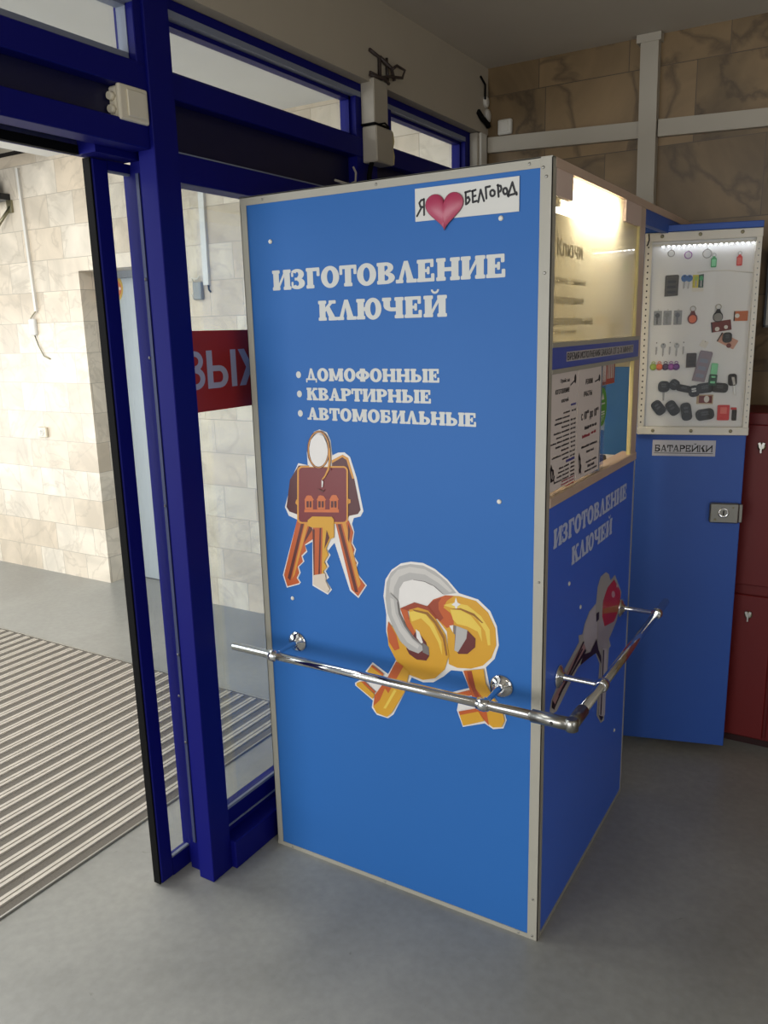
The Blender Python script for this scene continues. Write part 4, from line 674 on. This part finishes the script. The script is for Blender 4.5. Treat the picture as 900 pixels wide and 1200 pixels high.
for wd, pr in (([.05], .034), ([.05, .055], 0), ([.06, .05], .042), ([.06], .042), ([.055, .06], .042), ([.045, .05], .042), ([.05, .04, .05], .042), ([.04, .06], .036), ([.06], .034), ([.07, .055], .044), ([.05], .038)):
    bars(b, .165, zz, wd)
    if pr: bars(b, .216, zz, [pr * .4, pr * .5], .0046)
    zz -= .0118
b.mat(M['blueink']); bars(b, .215, 1.334, [.07], .007)
b.mat(M['ink'])
for i, wd in enumerate(([.035, .04], [.05, .03], [.04, .05], [.06, .05])): bars(b, .17, 1.324 - i * .0105, wd, .0044); bars(b, .216, 1.324 - i * .0105, [.034], .0046)
b.mat(M['redink'])
for i, wd in enumerate(([.05, .045], [.06, .04], [.07])): bars(b, .214, 1.285 - i * .0082 + .002, wd, .0036)
obj('print', b, p1)
kb = MB().mat(M['ink']).ext([(.030, 1.300), (.026, 1.336), (.032, 1.347), (.040, 1.338), (.044, 1.332), (.052, 1.330), (.055, 1.316), (.060, 1.312), (.057, 1.302), (.060, 1.296), (.055, 1.292), (.053, 1.301)], F_RIGHT, .0012, .0012)
kb.mat(M['paper']).ext([(.035, 1.31), (.037, 1.33), (.040, 1.325), (.038, 1.31)], F_RIGHT, .0014, .0014).ext([(.045, 1.305), (.046, 1.32), (.049, 1.315), (.048, 1.305)], F_RIGHT, .0014, .0014)
obj('key_print', kb, p1)
p2 = thing('opening_hours_sheet', 'white printed sheet of opening hours taped beside the price list', 'notice', (W, .33, 1.275))
obj('sheet', MB().mat(M['paper']).ext([(.229, 1.272), (.436, 1.272), (.436, 1.567), (.229, 1.567)], F_RIGHT, 0, .0008), p2)
b = MB().mat(M['ink'])
font_text(b, 'РЕЖИМ', .292, .355, 1.524, 1.538, F_RIGHT, .0012, .12); font_text(b, 'РАБОТЫ', .28, .352, 1.492, 1.506, F_RIGHT, .0012, .12)
b.ext(ell(.417, 1.534, .008, .010, 0, 360, 12), F_RIGHT, .0012, .0012).ext([(.375, 1.528), (.415, 1.533), (.415, 1.529), (.375, 1.524)], F_RIGHT, .0013, .0013)
font_text(b, 'с 10°° до 18°°', .262, .42, 1.425, 1.453, F_RIGHT, .0012, .09)
bars(b, .335, 1.401, [.04], .009); bars(b, .405, 1.403, [.02, .02, .02], .007)
bars(b, .415, 1.352, [.07, .07], .006); bars(b, .385, 1.335, [.035, .03], .006)
bars(b, .415, 1.306, [.05, .045], .0055); bars(b, .395, 1.292, [.03, .03], .0075); bars(b, .42, 1.281, [.06, .05], .005)
b.mat(M['redink']); bars(b, .345, 1.380, [.07], .008); bars(b, .40, 1.383, [.02, .02], .007)
obj('print', b, p2)
kb = MB().mat(M['ink']).ext([(.257, 1.284), (.250, 1.315), (.247, 1.335), (.254, 1.345), (.262, 1.332), (.268, 1.326), (.270, 1.312), (.276, 1.306), (.273, 1.292), (.277, 1.284), (.272, 1.280), (.270, 1.288)], F_RIGHT, .0012, .0012)
kb.mat(M['paper']).ext([(.255, 1.30), (.254, 1.325), (.258, 1.322), (.258, 1.30)], F_RIGHT, .0014, .0014)
obj('key_print', kb, p2)

# label under the display
bl = MB().mat(pm('label_white', 'b9bac4', .6)).ext([(.093, 1.197), (.313, 1.197), (.313, 1.256), (.093, 1.256)], F_LOC, .0006, .0016)
bl.mat(M['ink']); slab_text(bl, 'БАТАРЕЙКИ', .101, .304, 1.213, 1.238, F_LOC, .0018, .002, SLABT)
bl.ext([(.10, 1.2065), (.305, 1.2065), (.305, 1.2085), (.10, 1.2085)], F_LOC, .0018, .002)
tag(obj('battery_label', bl, xf=DOORM), 'white paper label with underlined capitals on the blue door under the display', 'label')

# ------------------------------------------------------------------ chrome handrail round the kiosk
HR = thing('handrail', 'chrome tube rail wrapped round the kiosk corner on short standoffs', 'handrail', (W, -.12, .745))
zr = .745; xr = W + .12; rt = .0125
obj('front_rail', MB().mat(M['chrome']).tube([(-.03, -.12, zr), (xr - .07, -.12, zr)], rt, 16), HR)
obj('side_rail', MB().mat(M['chrome']).tube([(xr, -.05, zr), (xr, .885, zr)], rt, 16), HR)
cj = MB().mat(M['steel']).tube([(xr - .10, -.12, zr), (xr - .03, -.12, zr), (xr - .004, -.118, zr)], .0165, 16).tube([(xr, -.119, zr), (xr, -.09, zr), (xr, -.035, zr)], .0165, 16)
cj.lathe((xr, -.12, zr - .0165), (0, 0, 1), [(0, .012), (.003, .0165), (.03, .0165), (.033, .012)], 16).mat(M['blackm']).lathe((xr - .045, -.1355, zr), (0, -1, 0), [(0, .005), (.0015, .004)], 10)
obj('corner_joint', cj, HR)
for nm, x, y, ax in (('standoff', .123, 0, 0), ('standoff', .802, 0, 0), ('standoff', 0, .132, 1), ('standoff', 0, .756, 1)):
    p0 = (x, -.0006, zr) if ax == 0 else (W + .0006, y, zr); dv = (0, -1, 0) if ax == 0 else (1, 0, 0)
    o = obj('standoff', MB().mat(M['chrome']).lathe(p0, dv, [(0, .0115), (.012, .0105), (.02, .0085), (.09, .0075), (.105, .009), (.108, .009)], 16), HR)
    obj('flange', MB().mat(M['chrome']).lathe(p0, dv, [(0, .033), (.004, .032), (.007, .026), (.009, .024), (.011, .015), (.016, .0125)], 24), o, local=True)
    c = (x, -.12, zr) if ax == 0 else (W + .12, y, zr); av = Vector((1, 0, 0)) if ax == 0 else Vector((0, 1, 0))
    obj('clamp_ring', MB().mat(M['chrome']).lathe(Vector(c) - av * .017, av, [(0, .0135), (.002, .0165), (.009, .017), (.011, .0185), (.023, .0185), (.025, .017), (.032, .0165), (.034, .0135)], 20), o, local=True)

# ------------------------------------------------------------------ red lockers
LK = thing('locker_bank', 'dark red metal lockers against the brown wall behind the open kiosk door', 'lockers', (1.5, 1.58, 0))
obj('body', MB().mat(M['red']).box(.98, 2.03, 1.42, 1.735, .04, 1.346, bev=.003).mat(M['reddark']).box(1.0, 2.01, 1.45, 1.72, 0, .04), LK)
for i in range(3):
    x0 = .985 + i * .347
    for z0, z1, zl in ((.05, .642, .563), (.682, 1.303, 1.223)):
        dd = obj('locker_door', MB().mat(M['red']).box(x0 + .004, x0 + .339, 1.405, 1.4205, z0, z1, bev=.003), LK)
        lo = MB().mat(M['brass']).lathe((x0 + .256, 1.405, zl), (0, -1, 0), [(0, .015), (.004, .014), (.006, .01)], 14).mat(M['alu']).box(x0 + .2535, x0 + .2585, 1.385, 1.399, zl - .022, zl + .0).ext([(x0 + .244, zl + .014), (x0 + .252, zl + .016), (x0 + .256, zl + .004), (x0 + .260, zl + .016), (x0 + .268, zl + .014), (x0 + .262, zl - .006), (x0 + .250, zl - .006)], lambda u, v, q: (u, 1.399 - q, v), 0, .006)
        obj('lock', lo, dd, local=True)

# ================================================================== goods on the display
def place(name, label, cat, u, z, group=None, tilt=0):
    q = DOORM @ Vector((u, -.004, z))
    o = thing(name, label, cat, q, DANG, group)
    if tilt: o.rotation_euler = (0, math.radians(tilt), DANG)
    return o
def lo(name, mb, parent): return obj(name, mb, parent, local=True)
def ring_mb(m, r, rt_=.0015, cz=0, y=-.004, n=20):
    return MB().mat(m).tube([(r * math.cos(2 * PI * i / n), y, cz + r * math.sin(2 * PI * i / n)) for i in range(n)], rt_, 6, closed=True)
def key_ring(label, u, z, r, m, group=None):
    o = place('key_ring', label, 'key ring', u, z, group); lo('hoop', ring_mb(m, r), o); lo('hook', MB().mat(M['steel']).tube([(0, .002, r), (0, -.012, r), (0, -.014, r + .004)], .0012, 6), o); return o
key_ring('pale violet split ring, second on the top row of the display', .181, 1.91, .012, M['magenta'])
key_ring('large grey split ring hanging beside the green tag', .243, 1.912, .0145, M['steel'])
key_ring('grey split ring at the left end of the top display row', .124, 1.918, .011, M['steel'])
def key_tag(label, u, z, m, outline=None):
    o = place('key_tag', label, 'key tag', u, z)
    b = MB().mat(m).ext(rrect(-.009, -.017, .009, .014, .003), F_LOC, .001, .005); b.ext([(-.006, .014), (.006, .014), (.003, .02), (-.003, .02)], F_LOC, .001, .005)
    lo('tag_body', b, o); lo('paper_insert', MB().mat(outline or M['white']).ext(rrect(-.0065, -.013, .0065, .010, .001), F_LOC, .0051, .0056), o)
    lo('hoop', ring_mb(M['steel'], .006, .001, .024), o); return o
key_tag('pale green key tag on the top row of the display', .266, 1.882, M['green'], M['mint'])
key_tag('pink red key tag at the right of the top display row', .349, 1.884, M['redp'], M['pinkred'])
def packet(label, u, z, w, h, m, m2=None, tilt=0, name='blister_packet', top=True, cat='packet'):
    o = place(name, label, cat, u, z, tilt=tilt)
    b = MB().mat(m).ext([(-w / 2, -h / 2), (w / 2 * .96, -h / 2 + h * .03), (w / 2, h / 2 * .9), (w / 2 * .8, h / 2), (-w / 2 * .9, h / 2 * .97), (-w / 2, h / 2 * .85)], F_LOC, .001, .007)
    lo('pouch', b, o)
    if m2:
        c = MB().mat(m2)
        for i in range(3): c.ext(rrect(-w * .32, -h * .36 + i * h * .24, w * .3, -h * .24 + i * h * .24, .002), F_LOC, .0071, .0085)
        lo('contents', c, o)
    return o
packet('dark packet hanging at the left of the second display row', .131, 1.808, .046, .074, M['olive'], M['black'])
# blue-headed key blanks
def key_blank(label, u, z, m, hl=.011, bl_=.026, group=None, tilt=0):
    o = place('key_blank', label, 'key', u, z, group, tilt)
    lo('key_head', MB().mat(m).ext(ell(0, 0, hl, hl * 1.1, 0, 360, 14), F_LOC, .001, .005).mat(M['blackm']).ext(ell(0, hl * .55, hl * .25, hl * .25, 0, 360, 8), F_LOC, .0051, .0054), o)
    lo('blade', MB().mat(M['steel']).ext([(-.003, -hl), (.003, -hl), (.003, -hl - bl_ * .5), (.0018, -hl - bl_ * .6), (.003, -hl - bl_ * .7), (.0018, -hl - bl_ * .82), (0, -hl - bl_), (-.003, -hl - bl_ * .9)], F_LOC, .0015, .0035), o); return o
key_blank('blue headed key blank next to the dark packet', .1725, 1.832, M['blue'])
key_blank('darker blue headed key blank next to the yellow and green card', .189, 1.831, M['dpurple'] if False else M['blue'], tilt=4)
cd = place('key_card', 'yellow and green hanging card with white foot on the second display row', 'card', .2195, 1.818)
lo('card', MB().mat(M['yellow']).ext([(-.019, -.02), (0, -.02), (0, .024), (-.019, .024)], F_LOC, .001, .003).mat(M['dgreen']).ext([(0, -.02), (.017, -.02), (.017, .026), (0, .024)], F_LOC, .001, .003).mat(M['white']).ext([(-.019, -.034), (.018, -.034), (.018, -.02), (-.019, -.02)], F_LOC, .001, .003), cd)
lo('key_pair', MB().mat(M['lime']).ext(ell(-.008, .012, .006, .008), F_LOC, .0031, .006).mat(M['green']).ext(ell(.009, .012, .006, .008), F_LOC, .0031, .006).mat(M['steel']).ext(R(-.010, -.016, -.006, .006), F_LOC, .0031, .005).ext(R(.007, -.016, .011, .006), F_LOC, .0031, .005), cd)
CL = glass('clear_pouch', (.86, .86, .86), 1.45, .22, 'c8c8c8')
for i, (u, lab, m) in enumerate(((.089, 'clear pouch with a dark key at the left of the third display row', M['blackm']), (.122, 'clear pouch with a pale key in the third display row', M['alu']), (.157, 'clear pouch with a grey blue key beside the orange tag', M['seal']))):
    o = place('key_pouch', lab, 'pouch', u, 1.698)
    lo('pouch', MB().mat(CL).ext(rrect(-.014, -.026, .014, .024, .002), F_LOC, .004, .0055), o)
    lo('key', MB().mat(m).ext(ell(-.001, .008, .008, .009, 0, 360, 12), F_LOC, .001, .0035).ext(R(-.004, -.022, .001, 0), F_LOC, .001, .003), o)
    lo('hook', MB().mat(M['steel']).tube([(0, .002, .024), (0, -.014, .024), (0, -.015, .03)], .001, 6), o)
def fob(label, u, z, rim, face, spiral=False, group=None):
    o = place('key_fob', label, 'key fob', u, z, group)
    b = MB().mat(rim).ext(ell(0, 0, .0165, .0185, 0, 360, 24), F_LOC, .001, .006).ext([(-.011, .011), (.011, .011), (.005, .027), (-.005, .027)], F_LOC, .001, .006); lo('fob_body', b, o)
    c = MB().mat(face)
    if spiral:
        c.mat(M['white'])
        for r_ in (.013, .0085, .004): c.ext(sector(0, -.001, (r_, r_), (r_ - .0016, r_ - .0016), 0, 359.9, 24), F_LOC, .0061, .0066)
    else: c.ext(ell(0, -.001, .0125, .0135), F_LOC, .0061, .0068)
    lo('fob_face', c, o); lo('hoop', ring_mb(M['brass'], .009, .0011, .034), o); return o
fob('orange round key fob with dark rim on the third display row', .207, 1.692, M['cardred'], M['orange'])
fob('black round key fob with white rings on the third display row', .291, 1.696, M['black'], M['black'], True)
def card(label, u, z, w, h, m, tilt, disc=None, dm=None):
    o = place('product_card', label, 'card', u, z, tilt=tilt)
    lo('card', MB().mat(m).ext(rrect(-w / 2, -h / 2, w / 2, h / 2, .002), F_LOC, .001, .0025).mat(M['blackm']).ext(R(-w / 2, -h / 2, -w / 2 + .004, h / 2), F_LOC, .0026, .0028), o)
    if disc:
        b = MB()
        for (x_, z_, r_) in disc: b.mat(dm or M['white']).ext(ell(x_, z_, r_, r_, 0, 360, 16), F_LOC, .0029, .006)
        lo('coin_battery', b, o)
    return o
card('orange and dark red card with one round white cell, right of the third row', .366, 1.697, .046, .034, M['cardor'], 0, [(-.012, .001, .0075)])
card('dark red card with two round cells hanging askew under the fobs', .304, 1.664, .066, .036, M['cardred'], -8, [(-.014, -.008, .0075), (.015, -.006, .0065)])
card('salmon card hanging askew at the right under the dark red card', .328, 1.612, .064, .034, M['cardpk'], 28, [(.012, -.012, .008)], M['cardred'])
def car_fob(label, u, z, w, h, tilt=0, m=None, blade=0.0, btn=None):
    o = place('car_key_fob', label, 'car key', u, z, tilt=tilt); m = m or M['black']; w *= 1.12; h *= 1.12
    b = MB().mat(m).ext(rrect(-w / 2, -h / 2, w / 2, h / 2, min(w, h) * .38), F_LOC, .001, .010)
    b.ext(rrect(-w / 2 * .8, -h / 2 * .85, w / 2 * .8, h / 2 * .85, min(w, h) * .3), F_LOC, .010, .0125); lo('shell', b, o)
    c = MB().mat(btn or M['fobgrey'])
    for i in range(2): c.ext(rrect(-w * .2, -h * .05 + i * h * .2, w * .2, h * .08 + i * h * .2, .0015), F_LOC, .0126, .0135)
    lo('buttons', c, o)
    if blade: lo('blade', MB().mat(M['steel']).ext([(-.004, -h / 2 + .002), (.004, -h / 2 + .002), (.003, -h / 2 - blade), (-.002, -h / 2 - blade * 1.05)], F_LOC, .003, .0055), o)
    return o
car_fob('black oval key fob on the salmon card', .326, 1.624, .027, .032)
o = place('price_tag', 'small white price tag tilted above the grey packet', 'tag', .251, 1.603, tilt=25)
lo('tag_body', MB().mat(M['white']).ext(rrect(-.012, -.012, .012, .012, .001), F_LOC, .001, .003).mat(M['blackm']).ext(ell(0, .009, .0015, .0015, 0, 360, 8), F_LOC, .0031, .0034), o)
for i, u in enumerate((.09, .113, .136, .159, .182)):
    key_blank(('clear plastic headed key blank at the left end of the fourth display row', 'second key blank of the fourth display row, pale plastic head', 'middle key blank of the fourth display row', 'fourth key blank from the left in the fourth display row', 'key blank at the right end of the fourth display row')[i], u, 1.605 - (i % 2) * .006, M['board'] if i % 2 == 0 else M['steel'], .009, .03)
for u, m, lab in ((.082, M['lime'], 'lime green round fob at the left of the coloured row'), (.103, M['orange'], 'orange round fob in the coloured row, beside the lime one'), (.124, M['dpurple'], 'dark purple round fob in the middle of the coloured row'), (.143, M['magenta'], 'magenta round fob in the coloured row'), (.161, M['purple'], 'purple round fob at the right end of the coloured row')):
    o = place('round_fob', lab, 'key fob', u, 1.524)
    lo('fob_body', MB().mat(m).lathe((0, -.001, 0), (0, -1, 0), [(0, .0115), (.003, .0125), (.006, .011), (.008, .006)], 16), o)
    lo('loop', MB().mat(m).tube([(.006 * math.cos(a_), -.004, .013 + .006 * math.sin(a_)) for a_ in [PI * k / 6 for k in range(7)]], .0015, 6), o)
packet('dark brown packet hanging left of the grey violet packet', .211, 1.546, .034, .052, M['brownp'], M['blackm'])
packet('long grey violet packet tilted in the middle of the display', .250, 1.524, .044, .112, M['greyp'], M['seal'], 12)
o = place('key_pouch', 'clear narrow tube with dark green cap end beside the grey violet packet', 'pouch', .288, 1.49, tilt=4)
lo('tube', MB().mat(M['mint']).ext(rrect(-.011, .005, .011, .045, .004), F_LOC, .001, .009), o)
lo('cap', MB().mat(M['dgreen']).ext(rrect(-.013, -.034, .013, .006, .004), F_LOC, .001, .013).mat(M['mint']).ext(rrect(-.008, -.026, .008, -.018, .002), F_LOC, .0131, .0136).ext(rrect(-.007, -.006, .007, 0, .002), F_LOC, .0131, .0136), o)
car_fob('black round headed car key at the left of the upper car key row', .122, 1.453, .036, .036, 0, blade=.03)
car_fob('black car key second in the upper row, blade to the right', .157, 1.460, .030, .034, 35)
car_fob('long grey black flip key lying level in the upper car key row', .190, 1.446, .046, .022, 12, M['blackm'])
car_fob('black car key with silver disc below the grey violet packet', .226, 1.436, .034, .036, -10, btn=M['alu'])
car_fob('wide black car key under the long grey violet packet', .262, 1.447, .052, .032, -8)
car_fob('black car key right of the green capped tube', .312, 1.448, .050, .030, 4)
o = place('car_key_fob', 'silver folding key standing upright at the right of the car keys', 'car key', .353, 1.475, tilt=-3)
lo('shell', MB().mat(M['blackm']).ext(rrect(-.014, -.02, .014, .022, .009), F_LOC, .001, .010).mat(M['chrome']).ext([(-.004, .012), (.006, .010), (.010, -.016), (.002, -.018)], F_LOC, .0101, .012), o)
lo('blade', MB().mat(M['alu']).ext([(.001, -.018), (.009, -.018), (.012, -.055), (.006, -.057)], F_LOC, .003, .007), o)
for u, z, w, h, tl_, lab in ((.107, 1.376, .034, .050, -38, 'black ribbed car key at the left of the bottom display row'), (.156, 1.375, .034, .050, -35, 'black car key second in the bottom display row'), (.204, 1.362, .032, .058, -10, 'black upright car key third in the bottom display row'), (.268, 1.352, .056, .036, -10, 'wide black car key in the bottom row left of the red tag')):
    car_fob(lab, u, z, w, h, tl_)
o = place('product_card', 'tan picture card with white foot above the bottom car keys', 'card', .267, 1.405)
lo('card', MB().mat(M['cardbr']).ext(R(-.03, -.016, .026, .018), F_LOC, .0005, .0012).mat(M['cardred']).ext(R(-.022, -.012, .022, .014), F_LOC, .0013, .0016).mat(M['white']).ext(ell(.004, .002, .009, .012), F_LOC, .0017, .002).ext(R(-.03, -.019, .026, -.015), F_LOC, .0013, .0018), o)
o = place('key_tag', 'red rectangular tag at the bottom right of the display', 'key tag', .330, 1.359)
lo('tag_body', MB().mat(M['redp']).ext(rrect(-.020, -.028, .020, .027, .003), F_LOC, .001, .007), o)
lo('emblem', MB().mat(M['pinkred']).ext(rrect(-.011, -.004, .011, .019, .002), F_LOC, .0071, .0078), o)
o = place('key_blank', 'dark key with red top beside the red tag at the display bottom', 'key', .366, 1.354)
lo('key_head', MB().mat(M['redp']).ext(rrect(-.012, .015, .008, .023, .003), F_LOC, .001, .006), o)
lo('blade', MB().mat(M['blackm']).ext(rrect(-.007, -.024, .009, .016, .003), F_LOC, .001, .006), o)

# ================================================================== LIGHT
wd = bpy.data.worlds.new('overcast_daylight'); SC.world = wd; wd.use_nodes = True
bg = wd.node_tree.nodes['Background']; bg.inputs[0].default_value = (.86, .93, 1.0, 1); bg.inputs[1].default_value = .45
def area(name, loc, target, sx, sy, power, col):
    l = bpy.data.lights.new(name, 'AREA'); l.shape = 'RECTANGLE'; l.size = sx; l.size_y = sy; l.energy = power; l.color = col
    o = bpy.data.objects.new(name, l); C.objects.link(o); o.location = loc
    o.rotation_euler = (Vector(target) - Vector(loc)).to_track_quat('-Z', 'Y').to_euler(); return o
# street doors of the lobby, beyond the left edge
area('lobby_daylight', (-6.0, -1.2, 1.05), (-2.2, .6, .25), 4.0, 1.7, 120, (.95, .98, 1.0))
area('lobby_street_door', (-2.6, -5.6, 1.2), (-2.2, 0, .5), 3.2, 2.0, 165, (.97, .98, 1.0))
# overhead fill added to brighten the lobby floor, not a known lamp
area('lobby_floor_fill', (-2.2, -.5, 2.79), (-2.2, -.5, 0), 2.0, 1.6, 95, (1.0, .99, .96))
# shop windows of the hall, behind the photographer
area('hall_shop_window', (.35, -5.8, 1.7), (.35, 0, 1.0), 2.4, 2.2, 84, (1.0, .97, .92))
# fill added from the right for the window side, then the hall's ceiling lamp
area('hall_side_fill', (3.8, -1.8, 1.5), (.9, .3, .9), 2.0, 1.8, 23, (.92, .95, 1.0))
area('hall_ceiling_lamp', (2.4, -2.6, 2.78), (2.4, -2.6, 0), 1.2, .3, 6, (1.0, .93, .82))

# ================================================================== CAMERA
cam = bpy.data.cameras.new('camera'); co = bpy.data.objects.new('camera', cam); C.objects.link(co); SC.camera = co
cam.sensor_fit = 'VERTICAL'; cam.sensor_height = 36.0; cam.lens = 945.159 / 1200 * 36.0; cam.clip_start = .02
yaw, pit, rol = -.547157745, -.222686070, .0250752388
fw = Vector((math.sin(yaw) * math.cos(pit), math.cos(yaw) * math.cos(pit), math.sin(pit)))
rg = fw.cross(Vector((0, 0, 1))).normalized(); dn = fw.cross(rg)
r_ = math.cos(rol) * rg + math.sin(rol) * dn; d_ = -math.sin(rol) * rg + math.cos(rol) * dn
mw = Matrix((r_, -d_, -fw)).transposed().to_4x4(); mw.translation = Vector((1.58191601, -1.8622598, 1.68191603)); co.matrix_world = mw
vs = SC.view_settings
SC.display_settings.display_device = 'sRGB'
vs.view_transform = 'Standard'; vs.look = 'None'; vs.gamma = 1; vs.exposure = 0.0; vs.use_curve_mapping = False
try: SC.cycles.use_denoising = True; SC.cycles.transparent_max_bounces = 16; SC.cycles.max_bounces = 8; SC.cycles.sample_clamp_indirect = 6
except Exception: pass
